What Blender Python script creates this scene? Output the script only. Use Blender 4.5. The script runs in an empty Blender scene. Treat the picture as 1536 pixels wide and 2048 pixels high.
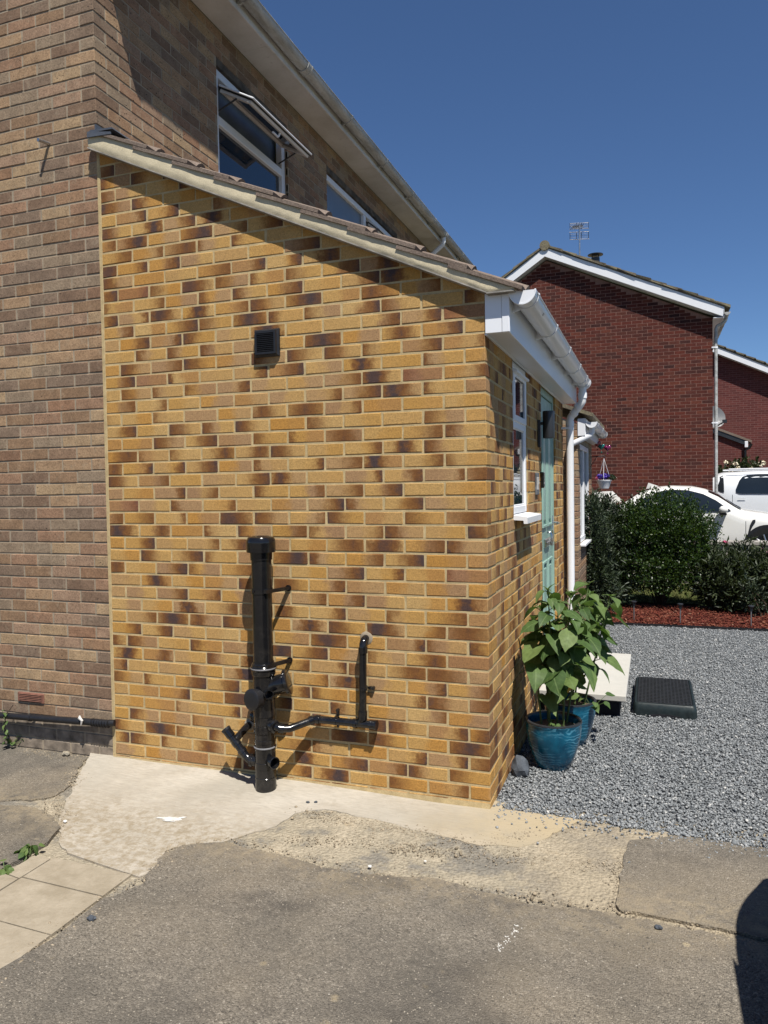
import bpy, bmesh, math, random
import numpy as np
from mathutils import Vector, Matrix, noise as mnoise
random.seed(7); RNG = np.random.default_rng(7)
R = math.radians
scene = bpy.context.scene
C = scene.collection

# ------------------------------------------------------------------ camera, sky, sun, exposure
cam_d = bpy.data.cameras.new('camera'); cam = bpy.data.objects.new('camera', cam_d); C.objects.link(cam)
CR = Vector((0.940842574843773, 0.3384703957491485, -0.015907248748744586))
CU = Vector((0.004415395242283123, 0.034695278391341476, 0.9993881838115767))
CF = Vector((-0.3388152205055051, 0.9403371889161686, -0.03114831448158675))
CP = Vector((3.154190884, -3.734868085, 1.613000179))
cam.matrix_world = Matrix(((CR.x, CU.x, -CF.x, CP.x), (CR.y, CU.y, -CF.y, CP.y), (CR.z, CU.z, -CF.z, CP.z), (0, 0, 0, 1)))
cam_d.sensor_fit = 'VERTICAL'; cam_d.sensor_height = 24.0; cam_d.lens = 24.0 * 1488.96 / 2048.0
cam_d.clip_start = 0.05; cam_d.clip_end = 2000.0
scene.camera = cam

LIGHT = Vector((-0.8, 1.0, -2.3)).normalized()          # direction the sunlight travels
SUN_EL = math.asin(-LIGHT.z); SUN_AZ = math.atan2(-LIGHT.x, -LIGHT.y)
world = bpy.data.worlds.new('World'); scene.world = world; world.use_nodes = True
wn = world.node_tree; wn.nodes.clear()
wo = wn.nodes.new('ShaderNodeOutputWorld'); wb = wn.nodes.new('ShaderNodeBackground'); ws = wn.nodes.new('ShaderNodeTexSky')
ws.sky_type = 'NISHITA'; ws.sun_disc = False; ws.sun_elevation = SUN_EL; ws.sun_rotation = SUN_AZ
ws.air_density = 0.85; ws.dust_density = 0.0; ws.ozone_density = 10.0; ws.altitude = 0.0
wb.inputs['Strength'].default_value = 0.066
wn.links.new(ws.outputs[0], wb.inputs[0]); wn.links.new(wb.outputs[0], wo.inputs[0])
sun_d = bpy.data.lights.new('sun', 'SUN'); sun_d.energy = 5.0; sun_d.angle = R(0.53); sun_d.color = (1.0, 0.955, 0.88)
sun = bpy.data.objects.new('sun', sun_d); C.objects.link(sun)
sun.rotation_euler = LIGHT.to_track_quat('-Z', 'Y').to_euler(); sun.location = (6, -8, 14)
scene.view_settings.view_transform = 'Standard'; scene.view_settings.look = 'None'
scene.view_settings.exposure = 0.62; scene.view_settings.gamma = 1.0; scene.view_settings.use_curve_mapping = False

# ------------------------------------------------------------------ node helpers
ALB = 0.87            # overall albedo level that goes with the exposure
class NT:
    def __init__(s, name, rough=0.8, spec=0.3):
        s.m = bpy.data.materials.new(name); s.m.use_nodes = True; s.t = s.m.node_tree
        s.b = s.t.nodes['Principled BSDF']; s.b.inputs['Roughness'].default_value = rough
        s.b.inputs['Specular IOR Level'].default_value = spec
        s._pos = None
    def n(s, typ, **kw):
        x = s.t.nodes.new(typ)
        for k, v in kw.items(): setattr(x, k, v)
        return x
    def l(s, a, b): s.t.links.new(a, b)
    def put(s, sock, v):
        if isinstance(v, bpy.types.NodeSocket): s.l(v, sock)
        elif v is not None: sock.default_value = v
    def pos(s):
        if s._pos is None: s._pos = s.n('ShaderNodeNewGeometry').outputs['Position']
        return s._pos
    def objpos(s): return s.n('ShaderNodeTexCoord').outputs['Object']
    def m_(s, op, a, b=None, c=None):
        x = s.n('ShaderNodeMath', operation=op); s.put(x.inputs[0], a)
        if b is not None: s.put(x.inputs[1], b)
        if c is not None: s.put(x.inputs[2], c)
        return x.outputs[0]
    def noise(s, scale, detail=4, rough=0.55, vec=None, dist=0.0):
        x = s.n('ShaderNodeTexNoise'); x.inputs['Scale'].default_value = scale; x.inputs['Detail'].default_value = detail
        x.inputs['Roughness'].default_value = rough; x.inputs['Distortion'].default_value = dist
        s.l(vec if vec is not None else s.pos(), x.inputs['Vector']); return x.outputs[0]
    def vor(s, scale, vec=None, feature='F1', out='Distance', rnd=1.0):
        x = s.n('ShaderNodeTexVoronoi', feature=feature); x.inputs['Scale'].default_value = scale; x.inputs['Randomness'].default_value = rnd
        s.l(vec if vec is not None else s.pos(), x.inputs['Vector']); return x.outputs[out]
    def scalevec(s, v, sc):
        x = s.n('ShaderNodeMapping'); x.inputs['Scale'].default_value = sc; s.l(v, x.inputs['Vector']); return x.outputs[0]
    def ramp(s, fac, stops, interp='LINEAR'):
        x = s.n('ShaderNodeValToRGB'); x.color_ramp.interpolation = interp; e = x.color_ramp.elements
        while len(e) < len(stops): e.new(0.5)
        for i, (p, c) in enumerate(stops):
            e[i].position = p
            e[i].color = (c, c, c, 1) if isinstance(c, (int, float)) else (*c, 1)
        s.put(x.inputs[0], fac); return x.outputs[0]
    def mix(s, f, a, b, blend='MIX'):
        x = s.n('ShaderNodeMix', data_type='RGBA', blend_type=blend)
        s.put(x.inputs[0], f)
        s.put(x.inputs[6], (*a, 1) if isinstance(a, tuple) else a); s.put(x.inputs[7], (*b, 1) if isinstance(b, tuple) else b)
        return x.outputs[2]
    def maprange(s, v, a, b, c=0.0, d=1.0, typ='SMOOTHSTEP'):
        x = s.n('ShaderNodeMapRange', interpolation_type=typ)
        s.put(x.inputs[0], v); s.put(x.inputs[1], a); s.put(x.inputs[2], b); s.put(x.inputs[3], c); s.put(x.inputs[4], d); return x.outputs[0]
    def bump(s, h, strength=0.5, dist=0.002, normal=None):
        x = s.n('ShaderNodeBump'); x.inputs['Strength'].default_value = strength; x.inputs['Distance'].default_value = dist
        s.put(x.inputs['Height'], h)
        if normal is not None: s.l(normal, x.inputs['Normal'])
        s.l(x.outputs[0], s.b.inputs['Normal']); return x.outputs[0]
    def col(s, v):
        if isinstance(v, tuple): v = tuple(x * ALB for x in v)
        else: v = s.mix(1.0, v, (ALB, ALB, ALB), 'MULTIPLY')
        s.put(s.b.inputs['Base Color'], (*v, 1) if isinstance(v, tuple) else v)
    def rough(s, v): s.put(s.b.inputs['Roughness'], v)
    def sep(s, v):
        x = s.n('ShaderNodeSeparateXYZ'); s.l(v, x.inputs[0]); return x.outputs
    def comb(s, a, b, c):
        x = s.n('ShaderNodeCombineXYZ'); s.put(x.inputs[0], a); s.put(x.inputs[1], b); s.put(x.inputs[2], c); return x.outputs[0]
    def white(s, v):
        x = s.n('ShaderNodeTexWhiteNoise', noise_dimensions='3D'); s.l(v, x.inputs['Vector'])
        y = s.n('ShaderNodeSeparateColor'); s.l(x.outputs['Color'], y.inputs[0]); return y.outputs
    def island(s): return s.n('ShaderNodeNewGeometry').outputs['Random Per Island']
    def brick_id(s, axis, sign, off, par, z0, L=0.225, H=0.075):
        """per-brick random numbers and the position along the brick, from where the brick lies in the bond"""
        p = s.sep(s.pos())
        row = s.m_('FLOOR', s.m_('DIVIDE', s.m_('ADD', p[2], 0.005 - z0), H))
        odd = s.m_('MODULO', s.m_('ABSOLUTE', row), 2.0)
        shift = s.m_('MULTIPLY', odd if par else s.m_('SUBTRACT', 1.0, odd), 0.5)
        q = s.m_('DIVIDE', s.m_('ADD', s.m_('MULTIPLY', p[axis], sign), off), L)
        q = s.m_('ADD', q, shift)
        i = s.m_('FLOOR', q); t = s.m_('FRACT', q)
        a = s.white(s.comb(i, row, 3.7 + axis)); b = s.white(s.comb(i, row, 17.3 + axis))
        return a, b, t

def simple(name, colr, rough=0.5, spec=0.5, var=0.06, scale=6.0, bump=0.0, metal=0.0):
    t = NT(name, rough, spec)
    f = t.noise(scale, 5)
    a = tuple(max(0, c * (1 - var * 2)) for c in colr); b = tuple(min(1, c * (1 + var * 2)) for c in colr)
    t.col(t.mix(t.ramp(f, [(0.3, 0.0), (0.7, 1.0)]), a, b))
    t.rough(t.maprange(t.noise(scale * 3, 4), 0.3, 0.7, max(0.02, rough - 0.08), min(1, rough + 0.1)))
    if bump: t.bump(t.noise(scale * 12, 4), 0.4, bump)
    t.b.inputs['Metallic'].default_value = metal
    return t.m

M = {}
W = 2.365
# buff multi bricks: gold, tan and cream bodies with burnt brown to purple ends
def buff(name, axis, sign, off, par, z0):
    t = NT(name, 0.85, 0.25)
    a, b, tt = t.brick_id(axis, sign, off, par, z0)
    stops = [(0.0, (0.46, 0.25, 0.064)), (0.2, (0.49, 0.30, 0.105)), (0.38, (0.45, 0.27, 0.10)), (0.54, (0.40, 0.245, 0.115)), (0.66, (0.335, 0.195, 0.095)), (0.82, (0.45, 0.225, 0.05)), (1.0, (0.51, 0.33, 0.13))]
    body1 = t.ramp(a[0], stops); body2 = t.ramp(t.m_('FRACT', t.m_('ADD', a[0], t.m_('MULTIPLY', b[2], 0.45))), stops)
    nz = t.noise(11.0, 4, 0.65); nz2 = t.noise(34.0, 4, 0.7)
    body = t.mix(t.maprange(t.m_('ADD', tt, t.m_('MULTIPLY', t.m_('SUBTRACT', nz, 0.5), 0.9)), 0.35, 0.65), body1, body2)
    c0 = t.ramp(a[1], [(0.0, -0.04), (0.40, 1.04), (0.80, 0.5), (0.88, 0.3), (0.94, 0.7)], 'CONSTANT')
    c0 = t.m_('SUBTRACT', t.m_('MULTIPLY', c0, 1.08), 0.04)
    d = t.m_('ABSOLUTE', t.m_('SUBTRACT', tt, c0))
    d = t.m_('ADD', d, t.m_('ADD', t.m_('MULTIPLY', t.m_('SUBTRACT', nz, 0.5), 0.55), t.m_('MULTIPLY', t.m_('SUBTRACT', nz2, 0.5), 0.45)))
    wdt = t.maprange(b[0], 0.0, 1.0, 0.35, 0.95, 'LINEAR')
    k = t.m_('SUBTRACT', 1.0, t.m_('DIVIDE', d, wdt)); k = t.m_('MAXIMUM', k, 0.0)
    pres = t.ramp(b[1], [(0.0, 0.0), (0.29, 0.7), (0.56, 1.0)], 'CONSTANT')
    k = t.m_('MULTIPLY', k, pres)
    c = t.mix(t.maprange(k, 0.0, 0.66), body, (0.19, 0.078, 0.022))
    dk = t.ramp(b[2], [(0.0, (0.085, 0.044, 0.032)), (0.5, (0.062, 0.042, 0.042)), (1.0, (0.11, 0.052, 0.032))])
    c = t.mix(t.maprange(k, 0.56, 1.0), c, dk)
    red = t.ramp(a[2], [(0.0, 0.0), (0.975, 1.0)], 'CONSTANT')
    c = t.mix(t.m_('MULTIPLY', red, 0.6), c, (0.24, 0.10, 0.055))
    mid = t.noise(58.0, 4, 0.7)
    c = t.mix(1.0, c, t.ramp(mid, [(0.3, 0.82), (0.5, 1.0), (0.7, 1.13)]), 'MULTIPLY')
    fine = t.noise(130.0, 5, 0.7)
    c = t.mix(1.0, c, t.ramp(fine, [(0.3, 0.68), (0.5, 1.0), (0.7, 1.22)]), 'MULTIPLY')
    c = t.mix(t.ramp(t.noise(38.0, 4, 0.7), [(0.66, 0.0), (0.78, 0.22)]), c, (0.6, 0.5, 0.36))
    pit = t.ramp(t.vor(70.0), [(0.05, 1.0), (0.13, 0.0)])
    gate = t.ramp(t.vor(70.0, out='Color'), [(0.0, 0.0), (0.80, 1.0)], 'CONSTANT')
    c = t.mix(t.m_('MULTIPLY', t.m_('MULTIPLY', pit, gate), 0.75), c, (0.06, 0.04, 0.03))
    t.col(c)
    drag = t.noise(1.0, 4, 0.7, t.scalevec(t.pos(), (90, 90, 320)))
    t.bump(t.m_('ADD', t.m_('MULTIPLY', fine, 0.7), drag), 0.75, 0.0032)
    return t.m
M['buff_side'] = buff('buff_brick_side', 0, -1.0, W + 0.005, False, 0.0)
M['buff_front'] = buff('buff_brick_front', 1, 1.0, 0.005, True, 0.0)

# older brown pocked bricks
def oldb(name, axis, sign, off, par, z0, red=False):
    t = NT(name, 0.9, 0.2)
    a, b, tt = t.brick_id(axis, sign, off, par, z0)
    if red:
        body = t.ramp(a[0], [(0.0, (0.095, 0.023, 0.016)), (0.25, (0.12, 0.029, 0.019)), (0.45, (0.07, 0.021, 0.016)), (0.62, (0.14, 0.04, 0.025)), (0.8, (0.045, 0.017, 0.015)), (1.0, (0.105, 0.03, 0.022))])
    else:
        body = t.ramp(a[0], [(0.0, (0.27, 0.172, 0.102)), (0.13, (0.36, 0.238, 0.14)), (0.26, (0.23, 0.162, 0.112)), (0.38, (0.305, 0.185, 0.115)), (0.5, (0.38, 0.265, 0.155)), (0.62, (0.215, 0.14, 0.092)), (0.74, (0.33, 0.217, 0.142)), (0.87, (0.28, 0.208, 0.14))], 'CONSTANT')
        pk = t.ramp(a[2], [(0.0, 0.0), (0.9, 0.45)], 'CONSTANT')
        body = t.mix(pk, body, (0.28, 0.15, 0.085))
    c = t.mix(t.m_('MULTIPLY', t.ramp(t.noise(9.5, 4, 0.65), [(0.38, 0.0), (0.62, 1.0)]), 0.65), body, t.mix(1.0, body, (0.68, 0.66, 0.66), 'MULTIPLY'))
    fine = t.noise(110.0, 5, 0.7)
    c = t.mix(1.0, c, t.ramp(fine, [(0.3, 0.55), (0.5, 1.0), (0.7, 1.35)]), 'MULTIPLY')
    if not red:
        c = t.mix(t.ramp(t.noise(16.0, 5, 0.7), [(0.56, 0.0), (0.72, 0.4)]), c, (0.36, 0.30, 0.21))
        v = t.vor(44.0); g = t.ramp(t.vor(44.0, out='Color'), [(0.0, 0.0), (0.6, 1.0)], 'CONSTANT')
        clump = t.ramp(t.noise(5.0, 2), [(0.40, 0.1), (0.55, 1.0)])
        hole = t.m_('MULTIPLY', t.m_('MULTIPLY', t.ramp(v, [(0.15, 1.0), (0.25, 0.0)]), g), clump)
        c = t.mix(hole, c, (0.015, 0.012, 0.01))
        t.bump(t.m_('SUBTRACT', fine, t.m_('MULTIPLY', hole, 2.0)), 0.6, 0.003)
    else:
        c = t.mix(t.ramp(t.noise(1.1, 4, 0.7), [(0.5, 0.0), (0.75, 0.35)]), c, (0.075, 0.032, 0.026))
        t.bump(fine, 0.5, 0.003)
    t.col(c); return t.m
OX = -0.010; OZ = -0.040
M['old_side'] = oldb('brown_brick_side', 0, -1.0, OX + 0.005, False, OZ)
M['old_front'] = oldb('brown_brick_front', 1, 1.0, 0.005, True, OZ)
M['red_brick'] = oldb('red_brick', 0, -1.0, 4.425, False, 0.01, True)
M['red_front'] = oldb('red_brick_front', 1, 1.0, -14.195, True, 0.01, True)
M['old_np'] = oldb('brown_brick_far_porch', 0, -1.0, 2.395, False, 0.0)

def mortar(name, colr, var=0.25):
    t = NT(name, 0.95, 0.1); f = t.noise(14, 5, 0.65); g = t.noise(160, 4, 0.7)
    c = t.mix(t.ramp(f, [(0.3, 0.0), (0.7, 1.0)]), tuple(x * (1 - var) for x in colr), tuple(min(1, x * (1 + var * 0.6)) for x in colr))
    t.col(t.mix(1.0, c, t.ramp(g, [(0.3, 0.8), (0.7, 1.12)]), 'MULTIPLY')); t.bump(g, 0.5, 0.002); return t.m
M['mortar_buff'] = mortar('buff_mortar', (0.52, 0.40, 0.215))
M['mortar_old'] = mortar('grey_brown_mortar', (0.34, 0.28, 0.205))
M['mortar_red'] = mortar('pinkish_mortar', (0.27, 0.155, 0.125))
M['verge'] = mortar('cream_verge_mortar', (0.62, 0.54, 0.375), 0.08)
t = NT('white_upvc', 0.28, 0.4); t.col(t.mix(t.noise(2.0, 2), (0.77, 0.785, 0.81), (0.81, 0.82, 0.84))); M['upvc'] = t.m
t = NT('white_upvc_trim', 0.32, 0.4); t.col(t.mix(t.noise(1.5, 3), (0.70, 0.72, 0.75), (0.76, 0.78, 0.81))); M['upvc_soft'] = t.m
t = NT('black_plastic', 0.2, 0.5)
dn = t.ramp(t.noise(14, 6, 0.75), [(0.5, 0.0), (0.75, 1.0)]); zz_ = t.sep(t.pos())
dn = t.m_('MULTIPLY', dn, t.maprange(zz_[2], 1.2, -0.1, 0.25, 1.0))
t.col(t.mix(t.m_('MULTIPLY', dn, 0.5), (0.008, 0.008, 0.009), (0.075, 0.066, 0.055))); t.rough(t.maprange(dn, 0.0, 1.0, 0.14, 0.5)); M['black_plastic'] = t.m
M['black_matt'] = simple('black_matt_plastic', (0.014, 0.014, 0.016), 0.42, 0.4, 0.1, 20)
M['rubber_ring'] = simple('grey_rubber_ring', (0.20, 0.20, 0.21), 0.5)
M['dark_metal'] = simple('anthracite_metal', (0.022, 0.024, 0.028), 0.35, 0.5)
M['chrome'] = simple('chrome', (0.62, 0.62, 0.63), 0.14, 0.5, 0.03, 10, 0, 1.0)
M['steel'] = simple('steel_tube', (0.5, 0.5, 0.5), 0.3, 0.5, 0.05, 10, 0, 0.9)
M['door_green'] = simple('sage_green_paint', (0.25, 0.385, 0.325), 0.38, 0.4, 0.04, 5)
M['lead'] = simple('lead_flashing', (0.075, 0.085, 0.105), 0.5, 0.5, 0.15, 8, 0.003)
t = NT('window_glass', 0.02, 0.8)
t.col(t.mix(t.noise(2.0, 2), (0.008, 0.014, 0.024), (0.016, 0.027, 0.042))); t.b.inputs['IOR'].default_value = 1.6; M['glass'] = t.m
t = NT('obscured_glass', 0.22, 0.6); t.col(t.mix(t.noise(3, 4), (0.10, 0.13, 0.16), (0.17, 0.20, 0.24)))
t.bump(t.noise(30, 3), 0.3, 0.004); M['frosted'] = t.m
t = NT('car_glass', 0.03, 0.6); t.col(t.mix(t.noise(2.0, 2), (0.008, 0.011, 0.014), (0.016, 0.022, 0.028))); M['car_glass'] = t.m
t = NT('weathered_white_soffit', 0.5, 0.3)
c = t.mix(t.ramp(t.noise(3.0, 6, 0.7), [(0.4, 0.0), (0.75, 1.0)]), (0.66, 0.64, 0.61), (0.50, 0.475, 0.43))
c = t.mix(t.ramp(t.noise(26, 4, 0.7), [(0.64, 0.0), (0.75, 0.7)]), c, (0.2, 0.18, 0.15)); t.col(c); M['soffit_old'] = t.m
t = NT('grubby_white_gutter', 0.45, 0.4)
c = t.mix(t.ramp(t.noise(1.0, 6, 0.7, t.scalevec(t.pos(), (14, 2.2, 14))), [(0.38, 0.0), (0.68, 1.0)]), (0.50, 0.51, 0.50), (0.24, 0.235, 0.215))
t.col(t.mix(t.ramp(t.noise(40, 4), [(0.55, 0.0), (0.8, 0.6)]), c, (0.14, 0.13, 0.11))); M['gutter_old'] = t.m
# concrete roof tiles
t = NT('concrete_roof_tile', 0.95, 0.15)
g = t.noise(120, 5, 0.75)
c = t.mix(t.ramp(t.noise(5, 5, 0.7), [(0.3, 0.0), (0.7, 1.0)]), (0.155, 0.118, 0.095), (0.235, 0.185, 0.15))
c = t.mix(1.0, c, t.ramp(g, [(0.3, 0.55), (0.55, 1.05), (0.75, 1.5)]), 'MULTIPLY'); t.col(c); t.bump(g, 0.9, 0.004); M['tile'] = t.m
t = NT('mossy_roof_tile', 0.95, 0.15)
c = t.mix(t.ramp(t.noise(4, 6, 0.7), [(0.38, 0.0), (0.62, 1.0)]), (0.12, 0.10, 0.078), (0.21, 0.185, 0.12))
t.col(t.mix(1.0, c, t.ramp(t.noise(60, 4), [(0.3, 0.6), (0.7, 1.4)]), 'MULTIPLY')); M['tile_old'] = t.m
# ground surfaces
t = NT('tarmac', 0.93, 0.2)
v = t.vor(150.0); vc = t.vor(150.0, out='Color'); v2 = t.vor(330.0, out='Color')
s1 = t.n('ShaderNodeSeparateColor'); t.l(vc, s1.inputs[0]); s2 = t.n('ShaderNodeSeparateColor'); t.l(v2, s2.inputs[0])
c = t.ramp(s1.outputs[0], [(0.0, (0.08, 0.07, 0.056)), (0.3, (0.17, 0.148, 0.118)), (0.7, (0.235, 0.205, 0.163)), (0.93, (0.30, 0.262, 0.21)), (1.0, (0.44, 0.39, 0.32))])
c = t.mix(0.45, c, t.ramp(s2.outputs[0], [(0.0, (0.06, 0.053, 0.044)), (1.0, (0.265, 0.235, 0.19))]))
c = t.mix(t.ramp(t.noise(1.7, 7, 0.65), [(0.36, 0.7), (0.58, 0.0)]), c, (0.088, 0.080, 0.068))
c = t.mix(t.ramp(t.noise(0.9, 5, 0.6), [(0.5, 0.0), (0.72, 0.5)]), c, (0.25, 0.205, 0.145))
blot = t.m_('MULTIPLY', t.ramp(t.vor(6.0), [(0.06, 1.0), (0.13, 0.0)]), t.ramp(t.noise(2.3, 3), [(0.5, 0.0), (0.56, 1.0)]))
blot = t.m_('MULTIPLY', blot, t.ramp(t.noise(60, 4), [(0.35, 0.2), (0.6, 1.0)]))
c = t.mix(t.m_('MULTIPLY', blot, 0.8), c, (0.36, 0.29, 0.18))
c = t.mix(t.ramp(t.vor(20.0), [(0.05, 0.9), (0.075, 0.0)]), c, (0.44, 0.40, 0.34))
c = t.mix(t.m_('MULTIPLY', t.ramp(t.vor(3.3), [(0.03, 1.0), (0.055, 0.0)]), t.ramp(t.noise(45, 4), [(0.35, 0.2), (0.55, 0.9)])), c, (0.40, 0.33, 0.215))
c = t.mix(t.ramp(t.noise(210, 3, 0.7), [(0.60, 0.0), (0.68, 0.8)]), c, (0.025, 0.022, 0.02))
yy_ = t.sep(t.pos())
dust = t.maprange(t.m_('ADD', yy_[1], t.m_('MULTIPLY', t.noise(2.6, 6, 0.7), 0.7)), -0.75, -0.32)
dust = t.m_('MULTIPLY', t.m_('MULTIPLY', dust, t.maprange(yy_[1], -0.4, -0.7)), t.ramp(t.noise(17, 6, 0.75), [(0.4, 0.05), (0.62, 0.85)]))
c = t.mix(dust, c, (0.30, 0.245, 0.165))
stain = t.m_('MULTIPLY', t.ramp(t.noise(1.3, 4, 0.6, t.scalevec(t.pos(), (1.0, 1.7, 1.0))), [(0.56, 0.0), (0.66, 1.0)]), t.ramp(t.noise(9, 5), [(0.3, 0.3), (0.6, 1.0)]))
c = t.mix(t.m_('MULTIPLY', stain, 0.55), c, (0.055, 0.05, 0.045))
t.col(c); t.bump(t.m_('ADD', t.m_('MULTIPLY', v, -1.0), t.m_('MULTIPLY', t.noise(26, 5), 0.9)), 0.9, 0.005); M['tarmac'] = t.m
t = NT('pale_brushed_concrete', 0.9, 0.2)
c = t.mix(t.ramp(t.noise(2.2, 6, 0.65), [(0.3, 0.0), (0.7, 1.0)]), (0.345, 0.305, 0.243), (0.45, 0.41, 0.345))
br = t.noise(1.0, 5, 0.7, t.scalevec(t.pos(), (16, 95, 30)), 0.4)
c = t.mix(1.0, c, t.ramp(br, [(0.3, 0.82), (0.6, 1.06)]), 'MULTIPLY')
px = t.sep(t.pos())
c = t.mix(t.m_('MULTIPLY', t.maprange(t.m_('ADD', px[0], t.m_('MULTIPLY', t.noise(3, 4), 0.8)), 2.3, 3.0), 0.75), c, (0.39, 0.305, 0.175))
c = t.mix(t.ramp(t.noise(5.5, 6, 0.75), [(0.56, 0.0), (0.70, 0.55)]), c, (0.29, 0.25, 0.19))
c = t.mix(t.ramp(t.noise(1.6, 5, 0.6), [(0.5, 0.0), (0.7, 0.5)]), c, (0.30, 0.275, 0.225))
edge = t.maprange(t.m_('ADD', px[1], t.m_('MULTIPLY', t.noise(7, 6, 0.75), 0.55)), -0.05, -0.45)
edge = t.m_('MULTIPLY', edge, t.ramp(t.noise(22, 6, 0.75), [(0.42, 0.0), (0.6, 0.8)]))
c = t.mix(edge, c, (0.255, 0.205, 0.135))
c = t.mix(t.ramp(t.vor(30.0), [(0.03, 0.8), (0.06, 0.0)]), c, (0.12, 0.10, 0.08))
t.col(c); t.bump(t.m_('ADD', br, t.noise(70, 5)), 0.5, 0.003); M['concrete'] = t.m
t = NT('sandy_rubble', 0.95, 0.15)
n1 = t.noise(3.2, 7, 0.7)
c = t.ramp(n1, [(0.28, (0.15, 0.14, 0.12)), (0.43, (0.22, 0.20, 0.165)), (0.49, (0.31, 0.27, 0.20)), (0.62, (0.40, 0.345, 0.255)), (0.75, (0.34, 0.265, 0.165))])
px = t.sep(t.pos())
c = t.mix(t.m_('MULTIPLY', t.maprange(t.m_('ADD', px[0], t.m_('MULTIPLY', t.noise(4, 4), 0.6)), 2.75, 3.15), 0.5), c, (0.34, 0.28, 0.195))
c = t.mix(1.0, c, t.ramp(t.noise(75, 5, 0.75), [(0.3, 0.6), (0.5, 1.0), (0.72, 1.3)]), 'MULTIPLY')
c = t.mix(t.ramp(t.vor(55.0), [(0.10, 0.8), (0.2, 0.0)]), c, (0.17, 0.13, 0.09))
t.col(c); t.bump(t.m_('ADD', t.noise(30, 6, 0.7), t.m_('MULTIPLY', t.vor(60), -1.0)), 0.9, 0.008); M['rubble'] = t.m
t = NT('riven_buff_slab', 0.9, 0.2)
c = t.mix(t.ramp(t.noise(9, 6, 0.7), [(0.35, 0.0), (0.65, 1.0)]), (0.27, 0.228, 0.165), (0.36, 0.31, 0.235))
c = t.mix(t.ramp(t.noise(30, 5, 0.75), [(0.55, 0.0), (0.7, 0.5)]), c, (0.27, 0.22, 0.15)); t.col(c)
t.bump(t.noise(26, 6, 0.7), 0.7, 0.006); M['slab'] = t.m
t = NT('pale_step_slab', 0.85, 0.2); t.col(t.mix(t.noise(12, 6, 0.7), (0.40, 0.385, 0.35), (0.50, 0.485, 0.445))); t.bump(t.noise(60, 5), 0.4, 0.002); M['step_slab'] = t.m
t = NT('grey_gravel', 0.9, 0.25)
g = t.vor(62.0, out='Color'); s1 = t.n('ShaderNodeSeparateColor'); t.l(g, s1.inputs[0])
t.col(t.ramp(s1.outputs[0], [(0.0, (0.06, 0.064, 0.07)), (0.5, (0.15, 0.158, 0.166)), (1.0, (0.26, 0.27, 0.28))])); t.bump(t.m_('MULTIPLY', t.vor(62.0), -1.0), 1.0, 0.012); M['gravel_bed'] = t.m
t = NT('grey_stone_chips', 0.85, 0.3)
c = t.ramp(t.island(), [(0.0, (0.10, 0.108, 0.115)), (0.35, (0.19, 0.203, 0.21)), (0.7, (0.25, 0.263, 0.27)), (0.92, (0.31, 0.32, 0.325)), (0.98, (0.40, 0.40, 0.39)), (1.0, (0.55, 0.54, 0.51))])
t.col(t.mix(1.0, c, t.ramp(t.noise(150, 4), [(0.3, 0.7), (0.7, 1.2)]), 'MULTIPLY')); M['chips'] = t.m
t = NT('red_bark', 0.9, 0.15); t.col(t.ramp(t.island(), [(0.0, (0.045, 0.010, 0.008)), (0.4, (0.10, 0.022, 0.015)), (0.75, (0.155, 0.042, 0.026)), (0.97, (0.20, 0.075, 0.045)), (1.0, (0.32, 0.2, 0.14))])); M['bark'] = t.m
t = NT('bark_bed', 0.95, 0.1); t.col(t.mix(t.noise(40, 5), (0.03, 0.008, 0.006), (0.085, 0.02, 0.013))); t.bump(t.noise(50, 5), 0.8, 0.01); M['bark_bed'] = t.m
t = NT('soil', 0.95, 0.1); t.col(t.mix(t.noise(60, 6, 0.7), (0.07, 0.048, 0.034), (0.30, 0.22, 0.16))); t.bump(t.noise(60, 6, 0.7), 0.9, 0.01); M['soil'] = t.m
t = NT('lawn', 0.95, 0.1); c = t.mix(t.noise(1.5, 5), (0.05, 0.075, 0.018), (0.115, 0.105, 0.04)); t.col(t.mix(1.0, c, t.ramp(t.noise(90, 3), [(0.3, 0.5), (0.7, 1.4)]), 'MULTIPLY')); M['lawn'] = t.m
t = NT('grass_blades', 0.8, 0.2); t.col(t.ramp(t.island(), [(0.0, (0.045, 0.085, 0.016)), (1.0, (0.14, 0.14, 0.05))])); M['blade'] = t.m
def leafm(name, stops, rough=0.45, trans=0.25):
    t = NT(name, rough, 0.35); t.col(t.ramp(t.island(), stops))
    t.b.inputs['Subsurface Weight'].default_value = 0.0
    tr = t.n('ShaderNodeBsdfTranslucent'); tr.inputs[0].default_value = (stops[-1][1][0] * 1.3, stops[-1][1][1] * 1.6, stops[-1][1][2] * 0.6, 1)
    mx = t.n('ShaderNodeMixShader'); mx.inputs[0].default_value = trans
    o = t.t.nodes['Material Output']; t.l(t.b.outputs[0], mx.inputs[1]); t.l(tr.outputs[0], mx.inputs[2]); t.l(mx.outputs[0], o.inputs[0]); return t.m
M['leaf_box'] = leafm('small_dark_leaf', [(0.0, (0.009, 0.021, 0.006)), (0.5, (0.02, 0.042, 0.010)), (0.85, (0.042, 0.075, 0.017)), (1.0, (0.085, 0.125, 0.03))], 0.38, 0.16)
M['leaf_long'] = leafm('long_dull_leaf', [(0.0, (0.014, 0.022, 0.009)), (0.6, (0.032, 0.046, 0.018)), (1.0, (0.07, 0.085, 0.04))], 0.5, 0.12)
M['leaf_grey'] = leafm('grey_green_leaf', [(0.0, (0.014, 0.026, 0.012)), (1.0, (0.06, 0.08, 0.045))], 0.5, 0.12)
M['twig'] = simple('brown_twig', (0.05, 0.036, 0.026), 0.9, 0.1, 0.2, 20)
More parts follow.
